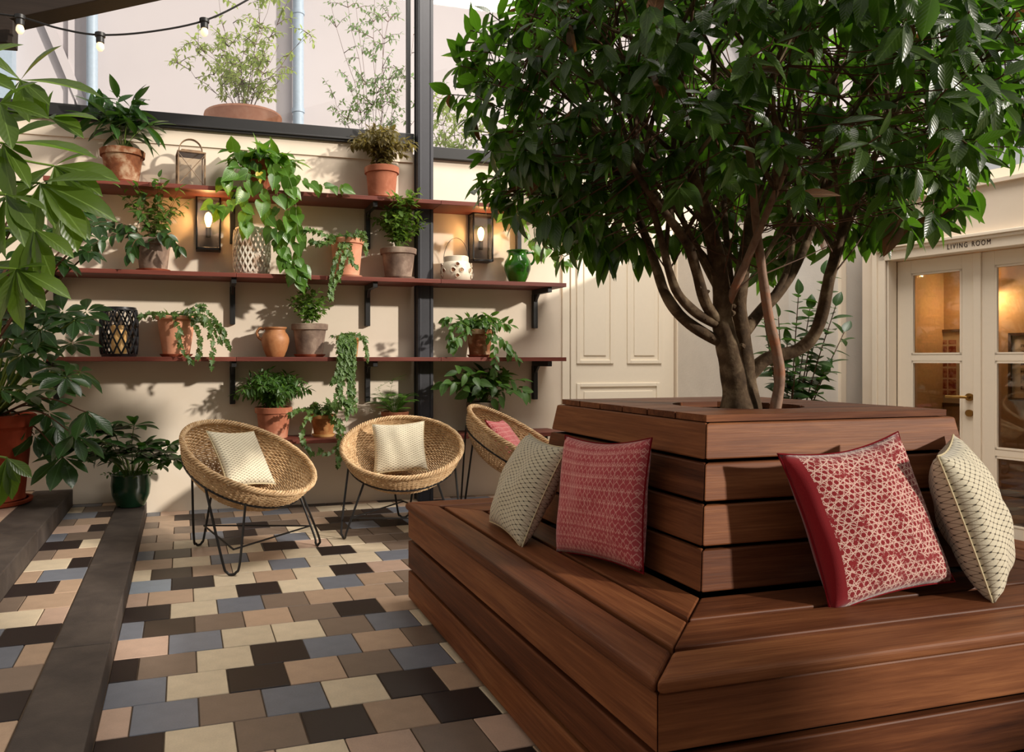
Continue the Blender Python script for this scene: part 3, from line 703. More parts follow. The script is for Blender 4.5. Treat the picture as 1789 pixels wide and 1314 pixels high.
while cnt < 1100:
    q = Vector((R.uniform(-1.1, 1.1)*CR.x, R.uniform(-1.1, 1.1)*CR.y, R.uniform(-1.0, 1.05)*CR.z)); p = CC+q
    c = crown_ok(p)
    if c > 1.0 or (c < .78 and R.random() > .30) or (c < .4): continue
    # hollow underside: keep the stems in sight
    if p.z < 1.78 and math.hypot(q.x, q.y) < .46+(1.78-p.z)*1.1: continue
    cnt += 1
    out = Vector((q.x/CR.x, q.y/CR.y, q.z/CR.z)).normalized()
    tdir = (out*.75+Vector((R.uniform(-.5, .5), R.uniform(-.5, .5), R.uniform(-.25, .6)))).normalized()
    near = min(ends, key=lambda e: (e-p).length_squared + (0 if e.z < p.z+.1 else .4))
    s = p-tdir*.10; twigs.append([near, near.lerp(s, .5)+Vector((R.uniform(-.04, .04), R.uniform(-.04, .04), -.02)), s, p])
    nl = R.randint(6, 9)
    for k in range(nl):
        a = tdir.orthogonal().normalized(); a.rotate(Quaternion(tdir, k*GA+R.random()))
        pos = p-tdir*R.uniform(0, .11)
        d = a*R.uniform(.6, 1.0)+tdir*R.uniform(.1, .6)+Vector((0, 0, -(R.uniform(.3, 1.0) if q.z < .05 else R.uniform(-.15, .55))))
        nrm = (out*.8+Vector((R.uniform(-.6, .6), R.uniform(-.6, .6), 1.0)))
        (olditems if R.random() < .012 else litems).append(leafM(pos, d, nrm, R.uniform(.075, .125), R.uniform(1.0, 1.3)))
# leaves drooping from the lower rim
for (px, py, dd) in [(1010, 395, -.3), (1045, 420, -.2), (1085, 415, -.1), (1110, 405, .05), (1065, 440, -.25), (1180, 405, .1), (1225, 395, .2), (1505, 395, 0), (1530, 400, -.1), (1590, 375, .1), (1640, 345, .1), (1690, 335, .15), (960, 380, -.2), (1000, 360, .1), (1130, 440, .2)]:
    p = tp(px, py, dd)
    twigs.append([min(ends, key=lambda e: (e-p).length_squared), p])
    for k in range(8):
        a = R.uniform(0, 6.28); d = Vector((math.cos(a)*.5, math.sin(a)*.5, -1.0)); litems.append(leafM(p+Vector((R.uniform(-.03, .03), R.uniform(-.03, .03), R.uniform(-.02, .02))), d, (math.cos(a), math.sin(a), .4), R.uniform(.09, .135), 1.1))
for _ in range(260):
    e = R.choice(ends); d = Vector((R.uniform(-.7, .7), R.uniform(-.7, .7), R.uniform(.2, 1))); d.normalize(); l = R.uniform(.2, .5)
    if crown_ok(e+d*l) < .95: twigs.append([e, e+d*l*.5+Vector((R.uniform(-.03, .03), R.uniform(-.03, .03), 0)), e+d*l])
foliage(tree, litems, 'lance', 'l_tree', 300, seg=5, stuffname='crown_foliage')
foliage(tree, olditems, 'lance', 'l_tree_old', 0, seg=5, stuffname='old_leaves')
tw = MB()
for t in twigs:
    P = [tinv @ v for v in t]; tw.tube(P, [.0035 if i == 0 else .0022 for i in range(len(P))], 4)
build('twigs', tw, 'twig', tree, smooth=True, kind='stuff')
# ------------------------------------------------------------------ cushions
def cushmat(kind):
    m, nt, b = newmat('cushion_'+kind, .9, .15)
    sx = nt.nodes.new('ShaderNodeSeparateXYZ'); nt.links.new(coords(nt, 'UV'), sx.inputs[0])
    u, v = X(nt, sx.outputs[0]), X(nt, sx.outputs[1]); fine = X(nt, noise(nt, coords(nt, 'UV'), 220, 2)); big = X(nt, noise(nt, coords(nt, 'UV'), 14, 3))
    def lines(e, n, w): return ((e*n).frac()-.5).abs().lt(w)
    if kind == 'cream':
        a = (u*.5+v)*22; c = (u*.5-v)*22
        la = (a.frac()-.5).abs().lt(.055); lc = (c.frac()-.5).abs().lt(.055)
        dot = (a.frac()-.5).abs().lt(.14).min((c.frac()-.5).abs().lt(.14))
        base = mixc(nt, fine, lin(204, 193, 166), lin(226, 217, 194))
        col = mixc(nt, (la.max(lc))*(big.gt(.42)*.45+.28), base, lin(112, 92, 60)); col = mixc(nt, dot*.92, col, lin(34, 28, 26))
    elif kind == 'red':
        l = lines(v, 27, .075).max(lines(u*.866+v*.5, 27, .075)).max(lines(u*.866-v*.5, 27, .075)).max(lines(u*.5+v*.866, 14, .045)).max(lines(u*.5-v*.866, 14, .045))
        l = l.min((big+fine*.5).gt(.66)); edge = u.gt(.1)
        base = mixc(nt, fine, lin(118, 14, 22), lin(150, 26, 34)); col = mixc(nt, l.min(edge)*.9, base, lin(225, 190, 175))
    else:
        zz = ((u*20).frac()-.5).abs()
        l = lines(v*19+zz*1.4, 1, .09).max(lines(v*10-zz*1.4, 1, .06)).max(lines(u, 28, .06)*(u*4).frac().lt(.3))
        l = l.max(((u*20).frac()-.5).abs().lt(.16).min(((v*9.5).frac()-.5).abs().lt(.08)))
        l = l.min((big*.7+fine*.5).gt(.5))
        base = mixc(nt, fine, lin(172, 60, 70), lin(202, 94, 98)); col = mixc(nt, l*.7, base, lin(236, 180, 170))
    nt.links.new(col, b.inputs['Base Color']); b.inputs['Sheen Weight'].default_value = .3
    bump(nt, b, fine.k, .35, .002); return m
for kx in ('cream', 'red', 'pink'): MT['cush_'+kx] = cushmat(kx)
def cushion_mesh(size, T, dent=0.0, seed=0, n=26):
    R = rnd(seed); ph = [R.uniform(0, 6.28) for _ in range(6)]
    vs, uv, idx = [], [], {}
    for side in (1, -1):
        for i in range(n+1):
            for j in range(n+1):
                u, v = -1+2*i/n, -1+2*j/n
                if side < 0 and (i in (0, n) or j in (0, n)): idx[(side, i, j)] = idx[(1, i, j)]; continue
                x = u*(1-.085*(1-v*v)); y = v*(1-.075*(1-u*u))
                if v > -0.2: y -= dent*(1-abs(u)**1.6)*((v+.2)/1.2)**1.5
                t = ((1-u*u)*(1-v*v)); t = max(t, 0)**.42
                wr = 1+.07*math.sin(4*u+ph[0])*math.sin(3*v+ph[1])+.05*math.sin(9*u+2*v+ph[2])+.04*math.sin(7*v-5*u+ph[3])
                if v < -.6: wr += .12*math.sin(14*u+ph[4])*(-.6-v)
                idx[(side, i, j)] = len(vs); vs.append((x*size/2, -side*t*T/2*wr, y*size/2)); uv.append(((u+1)/2, (v+1)/2))
    fs = []
    for side in (1, -1):
        for i in range(n):
            for j in range(n):
                q = [idx[(side, i, j)], idx[(side, i+1, j)], idx[(side, i+1, j+1)], idx[(side, i, j+1)]]
                fs.append(tuple(q if side > 0 else q[::-1]))
    me = bpy.data.meshes.new('cover'); me.from_pydata(vs, [], fs); ul = me.uv_layers.new(name='UVMap')
    li = np.zeros(len(me.loops), int); me.loops.foreach_get('vertex_index', li); ul.data.foreach_set('uv', np.array(uv)[li].ravel())
    me.polygons.foreach_set('use_smooth', [True]*len(me.polygons))
    rim = [vs[idx[(1, i, 0)]] for i in range(n)] + [vs[idx[(1, n, j)]] for j in range(n)] + [vs[idx[(1, n-i, n)]] for i in range(n)] + [vs[idx[(1, 0, n-j)]] for j in range(n)]
    return me, rim
MT['piping_cream'] = plain('cream_piping', lin(205, 190, 155), .9, .1); MT['piping_red'] = plain('red_piping', lin(120, 20, 28), .9, .1)
def cushion(label, kind, M, size=.44, T=.17, dent=0.0, seed=1, group=None):
    t = thing('cushion', label, 'cushion', group=group, M=M)
    me, rim = cushion_mesh(size, T, dent, seed); link('cover', me, 'cush_'+kind, t)
    build('piping', MB().tube(rim, .0032, 5, closed=True), 'piping_cream' if kind == 'cream' else 'piping_red', t, smooth=True); return t
def cushM(p, az, lean, roll, size):
    # p = bottom middle; az = direction the front faces; lean = tilt back; roll in plane
    f = math.radians(az)+PI/2                       # front is local -Y
    M = Matrix.Translation(p) @ Matrix.Rotation(f, 4, 'Z') @ Matrix.Rotation(-math.radians(lean), 4, 'X') @ Matrix.Rotation(math.radians(roll), 4, 'Y') @ Matrix.Translation((0, 0, size/2*.985))
    return M
cushion('cream cushion with dark dotted pattern beside the pink cushion on the bench', 'cream', cushM((1.17, 2.79, ZS+.004), 176, 25, 2, .42), .42, .17, .0, 3)
cushion('pink patterned cushion leaning on the left side of the planter', 'pink', cushM((1.315, 2.31, ZS+.006), -168, 9, -4, .44), .44, .16, .05, 4)
cushion('dark red cushion with fine white line pattern on the bench', 'red', cushM((1.955, 1.71, ZS+.012), -92, 18, -7, .47), .47, .15, .06, 5)
cushion('cream cushion with dark dotted pattern right of the red cushion', 'cream', cushM((2.40, 1.735, ZS+.01), -58, 17, -4, .45), .45, .17, .0, 6)
# ------------------------------------------------------------------ wicker chairs
def wicker_meshes():
    Rr, Dp = .415, .285; NS = 42; NR = 38
    def prof(t): r = Rr*math.sin(t*PI/2)**.93; return r, -Dp*math.cos(t*PI/2)**1.15   # t 0 bottom .. 1 rim
    wv = MB(); SEG = NS*2
    for k in range(NR):
        t = .13+.84*(k+.5)/NR; r, z = prof(t); r2, z2 = prof(min(1, t+.01)); nx, nz = (z2-z), -(r2-r); l = math.hypot(nx, nz) or 1; nx, nz = nx/l, nz/l
        P = []
        for i in range(SEG):
            a = 2*PI*i/SEG; s = (1 if (i//1) % 2 == 0 else -1)*(1 if k % 2 else -1); s = s*.0046
            P.append(((r+nx*s)*math.cos(a), (r+nx*s)*math.sin(a), z+nz*s+.0012*math.sin(a*17+k*2.3)))
        wv.tube(P, .0056, 4, closed=True)
    st = MB()
    for i in range(NS):
        a = 2*PI*(i+.25)/NS; P = []
        for q in range(9):
            t = .1+.9*q/8; r, z = prof(t); P.append((r*math.cos(a), r*math.sin(a), z))
        st.tube(P, .004, 4)
    rim = MB()
    for w in range(4):                              # twisted rim: strands wound round each other
        P = []
        for i in range(300):
            a = 2*PI*i/300; q = a*30+w*2*PI/4; P.append(((Rr+.004+.0125*math.cos(q))*math.cos(a), (Rr+.004+.0125*math.cos(q))*math.sin(a), .0125*math.sin(q)))
        rim.tube(P, .0066, 5, closed=True)
    base = MB().lathe([(.001, -Dp-.002), (.06, -Dp+.001), (.09, -Dp+.004)], 24)
    return wv.mesh('woven_bowl', True), st.mesh('stakes', True), rim.mesh('rim', True), base.mesh('base_disc', True)
WM = wicker_meshes()
def chair(cx, cy, cz, psi, tilt, label):
    t = thing('wicker_chair', label, 'chair', (cx, cy, 0), 0, 'wicker saucer chairs by the wall')
    u = Vector((math.cos(psi)*math.cos(tilt), math.sin(psi)*math.cos(tilt), -math.sin(tilt))); s = Vector((-math.sin(psi), math.cos(psi), 0)); n = u.cross(s)
    BM = Matrix(((u.x, s.x, n.x, 0), (u.y, s.y, n.y, 0), (u.z, s.z, n.z, cz), (0, 0, 0, 1)))
    bowl = link('woven_bowl', WM[0], 'wicker', t, BM)
    for me, nm, mt in ((WM[1], 'stake_lattice', 'wicker_stake'), (WM[2], 'plaited_rim', 'wicker'), (WM[3], 'base_disc', 'wicker_stake')): link(nm, me, mt, bowl)
    # steel ring and three hairpin legs
    rr = .378; zr = -.125
    ring = [BM @ Vector((rr*math.cos(2*PI*i/48), rr*math.sin(2*PI*i/48), zr)) for i in range(48)]
    build('support_ring', MB().tube(ring, .0065, 6, closed=True), 'black', t, smooth=True)
    feet = []
    for k, off in enumerate((PI, PI/3, -PI/3)):
        a = psi+off; foot = Vector((math.cos(a)*.44, math.sin(a)*.44, .0075)); feet.append(foot)
        tops = []
        for sgn in (-1, 1):
            an = off+sgn*.33; tops.append(BM @ Vector((rr*math.cos(an), rr*math.sin(an), zr)))
        sd = Vector((-math.sin(a), math.cos(a), 0))*.045
        P = smoothpath([tops[0], tops[0].lerp(foot-sd+Vector((0, 0, .05)), .95), foot-sd*.55+Vector((0, 0, .012)), foot, foot+sd*.55+Vector((0, 0, .012)), tops[1].lerp(foot+sd+Vector((0, 0, .05)), .95), tops[1]], 6)
        build('hairpin_leg', MB().tube(P, .0075, 6), 'black', t, smooth=True)
    for a, b in ((0, 1), (1, 2), (2, 0)):
        A = feet[a]*.9+Vector((0, 0, .13)); B = feet[b]*.9+Vector((0, 0, .13))
        build('stretcher', MB().tube([A, B], .0058, 6), 'black', t, smooth=True)
    return t, Matrix.Translation((cx, cy, 0)) @ BM
chs = [chair(.26, 4.64, .612, -.81, .47, 'round wicker saucer chair with hairpin legs nearest the stone steps'),
       chair(1.315, 4.98, .602, -1.86, .41, 'round wicker saucer chair in the middle facing the camera'),
       chair(2.235, 5.06, .636, -.65, .53, 'round wicker saucer chair behind the bench turned to the right')]
def chair_cushion(B, lab, kind, fwd, side, dep, back, roll, size, seed):
    # front faces up/forward in the bowl
    M = B @ Matrix.Translation((fwd, side, dep)) @ Matrix.Rotation(PI/2, 4, 'Z') @ Matrix.Rotation(-math.radians(back), 4, 'X') @ Matrix.Rotation(math.radians(roll), 4, 'Y')
    cushion(lab, kind, M, size, .12, .02, seed)
chair_cushion(chs[0][1], 'cream patterned cushion lying in the wicker chair by the steps', 'cream', -.10, .06, -.085, 62, 6, .40, 7)
chair_cushion(chs[1][1], 'cream patterned cushion propped in the middle wicker chair', 'cream', -.10, -.02, -.07, 52, -4, .38, 8)
chair_cushion(chs[2][1], 'pink cushion lying in the wicker chair behind the bench', 'pink', -.04, .03, -.095, 66, 5, .42, 9)
# ------------------------------------------------------------------ wall shelves
SF = 5.78
ZSH = [atY(134, 310, SF).z, atY(110, 467, SF).z, atY(300, 623.5, SF).z, atY(530, 768, SF).z]
SHX = [(-1.12, 2.86), (-1.12, 3.0), (-1.12, 3.0), (.52, 3.0)]
names = ['reddish wooden wall shelf along the top under the window rail', 'reddish wooden wall shelf holding the green jug', 'reddish wooden wall shelf at eye level', 'lowest reddish wooden wall shelf behind the wicker chairs']
BRX = [(-1.09, .205, 1.315, 2.70), (-1.09, .205, 1.315, 2.86), (-1.09, .205, 1.315, 2.86), (.7, 2.82)]
for (x0, x1), z, lab, bx in zip(SHX, ZSH, names, BRX):
    t = thing('wall_shelf', lab, 'shelf', ((x0+x1)/2, WALL_Y, z), 0, 'wall shelves'); cx = (x0+x1)/2; zt = -.034
    segs = [x0, .22, 1.86, x1] if x0 < 0 else [x0, x1]
    for a, b in zip(segs[:-1], segs[1:]):
        m = (a+b)/2-cx; w = (b-a)/2-.001
        y0, y1 = SF-WALL_Y, -.002
        mb = MB(); X0, X1 = -w, w
        # notch round the steel column
        n0, n1 = 1.79-.075-cx-m, 1.79+.075-cx-m
        if n0 > X0 and n1 < X1: mb.prism([(X0, y0), (X1, y0), (X1, y1), (n1, y1), (n1, -.145), (n0, -.145), (n0, y1), (X0, y1)], zt, 0)
        elif X0 < n0 < X1: mb.prism([(X0, y0), (X1, y0), (X1, -.145), (n0, -.145), (n0, y1), (X0, y1)], zt, 0)
        elif X0 < n1 < X1: mb.prism([(X0, y0), (X1, y0), (X1, y1), (n1, y1), (n1, -.145), (X0, -.145)], zt, 0)
        else: mb.prism([(X0, y0), (X1, y0), (X1, y1), (X0, y1)], zt, 0)
        build('board', mb, 'shelf', t, bev=.003, M=Matrix.Translation((m, 0, 0)))
    for bxx in bx:
        if z < .7 and bxx == .7: continue
        q = bxx-cx; mb = MB().prism([(-.016, -.33), (-.016, -.012), (-.016, -.012)][:0] or [(q-.02, -.335), (q+.02, -.335), (q+.02, -.006), (q-.02, -.006)], zt-.045, zt)
        mb.box((q-.021, -.05, zt-.345 if z > .7 else zt-.2), (q+.021, -.002, zt-.04)); mb.tube([(q, -.012, zt-.27), (q, -.018, zt-.27)], .01, 6)
        mb.add([(q-.012, -.05, zt-.04), (q+.012, -.05, zt-.04), (q-.012, -.05, zt-.11), (q+.012, -.05, zt-.11), (q-.012, -.12, zt-.04), (q+.012, -.12, zt-.04)], [(0, 1, 3, 2), (2, 3, 5, 4), (0, 4, 5, 1), (0, 2, 4), (1, 5, 3)])
        build('bracket', mb, 'black', t, bev=.003, seg=1)
# ------------------------------------------------------------------ wall lamps
def wall_lamp(px, py0, py1, label):
    p0 = atY(px, py1, 6.04); z0 = p0.z; z1 = atY(px, py0, 6.04).z; x = p0.x; h = z1-z0; w = .095; d = .13
    t = thing('wall_lamp', label, 'lamp', (x, WALL_Y, z0), 0, 'wall lamps between the top shelves')
    build('back_plate', boxmb((-w, -.012, 0), (w, -.003, h)), 'lamp_back', t)
    fb = MB(); b = .0065
    for sx in (-w, w-2*b):
        for sy in (-d, -.02): fb.box((sx, sy, 0), (sx+2*b, sy+2*b, h))
    for z in (0, h-.02): fb.box((-w, -d, z), (w, -.005, z+.02))
    build('frame', fb, 'black', t, bev=.0015, seg=1)
    g = MB().box((-w+.013, -d+.003, .02), (w-.013, -d+.006, h-.02)).box((-w+.003, -d+.013, .02), (-w+.006, -.02, h-.02)).box((w-.006, -d+.013, .02), (w-.003, -.02, h-.02))
    build('glass', g, 'lampglass', t)
    build('lamp_holder', MB().lathe([(.018, .10*h/.4), (.02, .17*h/.4), (.014, .175*h/.4)], 14, (0, -.07, 0)), 'black', t, smooth=True)
    bz = .175*h/.4
    bo = build('bulb', MB().lathe([(.012, bz), (.022, bz+.025), (.03, bz+.06), (.029, bz+.085), (.018, bz+.11), (.002, bz+.12)], 16, (0, -.07, 0)), 'bulb', t, smooth=True)
    ld = bpy.data.lights.new('lamp_glow', 'POINT'); ld.energy = 12; ld.color = (1, .58, .24); ld.shadow_soft_size = .03
    lo = bpy.data.objects.new('lamp_glow', ld); COL.objects.link(lo); lo.parent = t; lo.location = (0, -.115, bz+.06)
wall_lamp(364, 342, 437, 'lit black wall lamp left of the white lattice lantern')
wall_lamp(843, 371, 457, 'lit black wall lamp above the pierced white lantern')
# ------------------------------------------------------------------ shelf items
def sp(px, k, dy=0): p = atY(px, 500, 5.97+dy); return Vector((p.x, 5.97+dy, ZSH[k]+.0008))
def pxm(p): return depth(p)/FPX                      # metres per pixel at p
def potprof(rt, rb, h, rim): return [(rb*.94, 0), (rb, .004), (rt*.90*(1)+(rb-rt*.9)*.0, h-rim), (rt, h-rim+.003), (rt*1.02, h-.004), (rt*.98, h), (rt*.88, h-.002), (rt*.84, h-.03)]
def pot_parts(t, rt, rb, h, mat, saucer=None, rim=None, tilt=None):
    rim = rim if rim is not None else h*.2; z0 = .012 if saucer else 0
    p = build('pot', MB().lathe([(r, z+z0) for r, z in potprof(rt, rb, h, rim)], 32, cap=False).lathe([(.001, z0), (rb*.94, z0)], 32, cap=False), mat, t, smooth=True)
    build('soil', MB().lathe([(.001, h-.028+z0), (rt*.86, h-.032+z0)], 20, cap=False), 'soil', t)
    if saucer: build('saucer', MB().lathe([(.001, .003), (rb*1.05, 0), (rb*1.22, .016), (rb*1.25, .022), (rb*1.16, .022), (rb*1.0, .012), (.001, .011)], 28, cap=False), saucer, t, smooth=True)
    return z0+h
def potted(label, px, k, topw, botw, hpx, mat, saucer=None, dy=0, rim=None, name='potted_plant', group='potted plants on the wall shelves', cat='plant'):
    p = sp(px, k, dy); m = pxm(p)
    t = thing(name, label, cat, p, 0, group); zt = pot_parts(t, topw*m/2, botw*m/2, hpx*m, mat, saucer, rim)
    return t, p+Vector((0, 0, zt-.03)), m
def bush(t, top, seed, n, H, spread, L, kind, mat, per, r=.0022, stem='stem_green', droop=.25, drop=.2, indiv=0, t0=.3, ws=1.0, hmin=.6, sname='foliage', seg=3, spr=1.0):
    R = rnd(seed); P = sprout(R, top, n, H, spread, droop, .03, 7, hmin); it = []
    for q in P: leaves_on(R, q, t0, per, L, it, drop, spr, ws)
    stems_obj(t, P, r, r*.5, stem, 4); foliage(t, it, kind, mat, indiv, seg=seg, stuffname=sname); return P
def vines(t, paths, seed, L, kind, mat, gap, indiv=0, r=.0016, stem='stem_green', drop=.6, ws=1.0, sname='trailing_leaves', yell=0):
    R = rnd(seed); it = []; SPs = []
    for p in paths:
        q = smoothpath(p, 6); SPs.append(q); ln = sum((q[i+1]-q[i]).length for i in range(len(q)-1)); n = max(1, int(ln/gap)); leaves_on(R, q, .04, n, L, it, drop, .7, ws, tip=True)
    # face the leaves to the room
    out = []
    for M in it:
        d = M.col[0].xyz; l = d.length; nn = Vector((R.uniform(-.5, .5), -1, R.uniform(.1, .9))); out.append(leafM(M.translation, d, nn, l, ws*R.uniform(.9, 1.1)))
    stems_obj(t, SPs, r, r*.7, stem, 4, 'vine'); foliage(t, out, kind, mat, indiv, seg=4, stuffname=sname)
def vp(pts, Y=5.73): return [atY(x, y, Y if len(q) < 1 else Y-q[0]) for x, y, *q in pts]
# --- top shelf
t, top, m = potted('plant with long dark pointed leaves in weathered brown pot on top shelf', 214, 0, 74, 52, 58, 'pot_brown', 'saucer')
bush(t, top, 1, 12, 135*m, 62*m, 48*m, 'lance', 'l_dark', 6, .003, 'stem_green', .25, .25, 90, .45, 1.15)
p = sp(333, 0); m = pxm(p)
t = thing('metal_lantern', 'tall antique metal lantern with arched handle on the top shelf', 'lantern', p, .12)
w, h = 22*m, 63*m; fb = MB()
for sx in (-1, 1):
    for sy in (-1, 1): fb.box((sx*w-.006, sy*w*.8-.006, 0), (sx*w+.006, sy*w*.8+.006, h))
fb.box((-w-.01, -w*.8-.01, 0), (w+.01, w*.8+.01, .012)); fb.box((-w-.008, -w*.8-.008, h-.012), (w+.008, w*.8+.008, h)); fb.box((-w*.75, -w*.6, h), (w*.75, w*.6, h+.018))
build('frame', fb, 'antique', t, bev=.002, seg=1)
cb = MB()
for sx in (-1, 1): cb.tube([(sx*w, -w*.8-.004, .02), (-sx*w, -w*.8-.004, h-.02)], .0028, 5)
build('cross_wire', cb, 'antique', t)
build('glass', MB().box((-w, -w*.8+.001, .012), (w, -w*.8+.003, h-.012)).box((-w, w*.8-.003, .012), (w, w*.8-.001, h-.012)), 'lampglass', t)
hb = MB(); ar = w*.92; P = [(ar*math.cos(a), 0, h-.0+.02+ar*1.05*math.sin(a)) for a in [PI*i/16 for i in range(17)]]; P = [(ar, 0, h-.005)] + P + [(-ar, 0, h-.005)]
hb.add([Vector(q)+Vector((0, y_, 0)) for q in P for y_ in (-.018, .018)], [(2*i, 2*i+1, 2*i+3, 2*i+2) for i in range(len(P)-1)])
ho = build('handle', hb, 'antique', t, smooth=True); sm = ho.modifiers.new('solid', 'SOLIDIFY'); sm.thickness = .006
build('candle', MB().lathe([(.02, .012), (.02, .06), (.004, .062), (.002, .07)], 14), 'ceramic', t, smooth=True)
t, top, m = potted('trailing heart leaved plant in brown pot on the top shelf', 457, 0, 62, 46, 54, 'terra_dark', None)
bush(t, top+Vector((0, -.02, 0)), 3, 16, 42*m, 62*m, 30*m, 'heart', 'l_pothos', 4, .002, 'stem_green', .5, .35, 80, .4, 1.0)
vines(t, [vp([(462, 268, -.2), (478, 300), (485, 345), (484, 400), (492, 440), (505, 470), (522, 490)]), vp([(448, 268, -.2), (452, 310), (458, 350), (470, 385), (488, 430), (508, 455), (530, 468)]), vp([(475, 268, -.2), (500, 300), (515, 345), (518, 380), (522, 420), (520, 455), (526, 484)]), vp([(440, 270, -.2), (432, 310), (425, 345), (432, 375), (428, 395)]), vp([(430, 268, -.2), (410, 300), (390, 315)]), vp([(480, 270, -.2), (520, 310), (560, 325), (600, 328)]), vp([(440, 280, -.2), (405, 350), (385, 366), (372, 356)]), vp([(500, 290, -.2), (506, 330), (504, 380), (500, 410)])], 4, 27*m, 'heart', 'l_pothos', .075, 75)
R = rnd(3); foliage(t, [leafM(atY(453, 302, 5.72), (.1, -.2, -1), (0, -1, .2), .085, .9)], 'heart', 'l_yellow', 1, 'yellow_leaf')
t, top, m = potted('bushy bronze green plant in terracotta pot on the top shelf', 667, 0, 60, 46, 56, 'terra', 'saucer')
bush(t, top, 6, 60, 165*m, 62*m, 13*m, 'lance', 'l_brownish', 18, .0014, 'twig', .55, .5, 0, .15, 1.3)
t, top, m = potted('small trailing plant on the top shelf half hidden by the tree', 962, 0, 50, 38, 42, 'terra', None)
bush(t, top, 8, 10, 32*m, 40*m, 22*m, 'heart', 'l_pothos', 4, .002, 'stem_green', .5, .35, 30)
vines(t, [vp([(935, 345, -.15), (915, 372), (918, 400), (930, 425), (945, 445)]), vp([(945, 345, -.15), (945, 400), (955, 430), (975, 460), (990, 458)]), vp([(965, 345, -.15), (985, 400), (992, 425), (1005, 443), (1020, 440)]), vp([(930, 350, -.15), (905, 372), (880, 378)])], 9, 19*m, 'heart', 'l_pothos', .08, 30)
# --- second shelf
t, top, m = potted('dark leaved shrub in grey brown pot on the second shelf beside the wall lamp', 268, 1, 62, 46, 55, 'pot_grey', 'saucer')
bush(t, top, 11, 22, 135*m, 60*m, 17*m, 'ovate', 'l_mid', 11, .002, 'twig', .2, .2, 150, .2)
vines(t, [[top, top+Vector((-.15, -.1, .06)), top+Vector((-.3, -.14, .02)), top+Vector((-.42, -.15, -.05))], [top, top+Vector((-.2, -.12, .12)), top+Vector((-.4, -.15, .12))], [top, top+Vector((.08, -.2, .06)), top+Vector((.2, -.25, -.05))], [top, top+Vector((-.1, -.2, .0)), top+Vector((-.15, -.25, -.12))]], 12, 24*m, 'ovate', 'l_dark', .03, 60, .0025, 'twig')
def lattice(label, px, k, wpx, hpx, mat, nu, nv, r, candle=None, cells='x', name='lattice_lantern'):
    p = sp(px, k); m = pxm(p); t = thing(name, label, 'lantern', p); Rr, h = wpx*m/2, hpx*m
    mb = MB()
    def rad(z): q = z/h; return Rr*(1-.10*abs(2*q-1)**4)
    for i in range(nu):
        for sg in (-1, 1):
            P = []
            for q in range(15):
                z = h*(.05+.9*q/14); a = 2*PI*(i/nu)+sg*2*PI*nv/nu*q/14/2; P.append((rad(z)*math.cos(a), rad(z)*math.sin(a), z))
            mb.tube(P, r, 4)
    build('lattice', mb, mat, t, smooth=True)
    for z0, z1, nm in ((0, .06*h, 'base'), (.94*h, h, 'rim')): build(nm, MB().lathe([(rad(z0)*.82, z0), (rad(z0)+.002, z0), (rad(z1)+.002, z1), (rad(z1)*.82, z1)], 28, cap=False), mat, t, smooth=True)
    build('floor_disc', MB().lathe([(.001, .006), (Rr*.85, .006)], 20, cap=False), mat, t)
    if candle: build('candle', MB().lathe([(.055, .008), (.055, h*.62), (.05, h*.64), (.002, h*.63)], 20), 'candle', t, smooth=True)
    return t, Rr, h
t, Rr, h = lattice('white lattice metal lantern on the second shelf beside the wall lamp', 440, 1, 62, 82, 'white_rust', 22, 8, .0105)
t, top, m = potted('pale terracotta pot with small leaved ivy on the second shelf', 606, 1, 60, 43, 66, 'terra_light', 'terra_light', rim=.045)
bush(t, top, 14, 18, 26*m, 44*m, 11*m, 'ivy', 'l_ivy', 8, .0014, 'twig', .5, .4)
vines(t, [vp([(590, 415, -.2), (570, 410), (550, 402), (535, 400)]), vp([(588, 415, -.2), (565, 425), (545, 420)]), vp([(605, 418, -.15), (603, 440), (598, 460), (592, 480), (582, 500), (578, 520)]), vp([(600, 418, -.15), (588, 450), (580, 480), (577, 515)]), vp([(612, 418, -.15), (612, 450), (622, 465)]), vp([(615, 415, -.15), (635, 405), (640, 440)])], 15, 10.5*m, 'ivy', 'l_ivy', .018)
t, top, m = potted('round leafy bush in grey brown pot on the second shelf by the column', 696, 1, 63, 46, 52, 'pot_grey', 'pot_grey')
bush(t, top, 16, 46, 135*m, 48*m, 12*m, 'round', 'l_bush', 12, .0016, 'stem_green', .25, .15, 0, .25)
# pierced ceramic lantern
p = sp(797, 1); m = pxm(p); t = thing('pierced_lantern', 'cream pierced ceramic lantern with thin wire handle beneath the wall lamp', 'lantern', p); Rr, h = 27*m, 44*m
prof = [(.8, 0), (.95, .08), (1.0, .3), (1.0, .55), (.93, .7), (.8, .78), (.8, .98), (.77, 1.0)]
body = MB().lathe([(r*Rr, z*h) for r, z in prof], 36, cap=False); build('body', body, 'ceramic', t, smooth=True)
hole = MB()
for k in range(5):
    a0 = -PI/2-.25+k*2*PI/5
    for (da, dz, rr_) in ((-.34, 0, .021), (.34, 0, .019), (0, .22, .017), (0, -.22, .017)):
        a = a0+da*.8; c = Vector((Rr*1.003*math.cos(a), Rr*1.003*math.sin(a), h*.42+dz*h)); n_ = Vector((math.cos(a), math.sin(a), 0)); s_ = Vector((-n_.y, n_.x, 0))
        pts = [c+s_*rr_*math.cos(q)*(1+.15*math.cos(3*q))+UP*rr_*math.sin(q)+n_*.0015 for q in [2*PI*i/12 for i in range(12)]]
        hole.add(pts, [tuple(range(12))])
        build('raised_rim', MB().tube([x+n_*.001 for x in pts], .003, 4, closed=True), 'ceramic', t, smooth=True)
build('pierced_openings', hole, 'pot_brown', t)
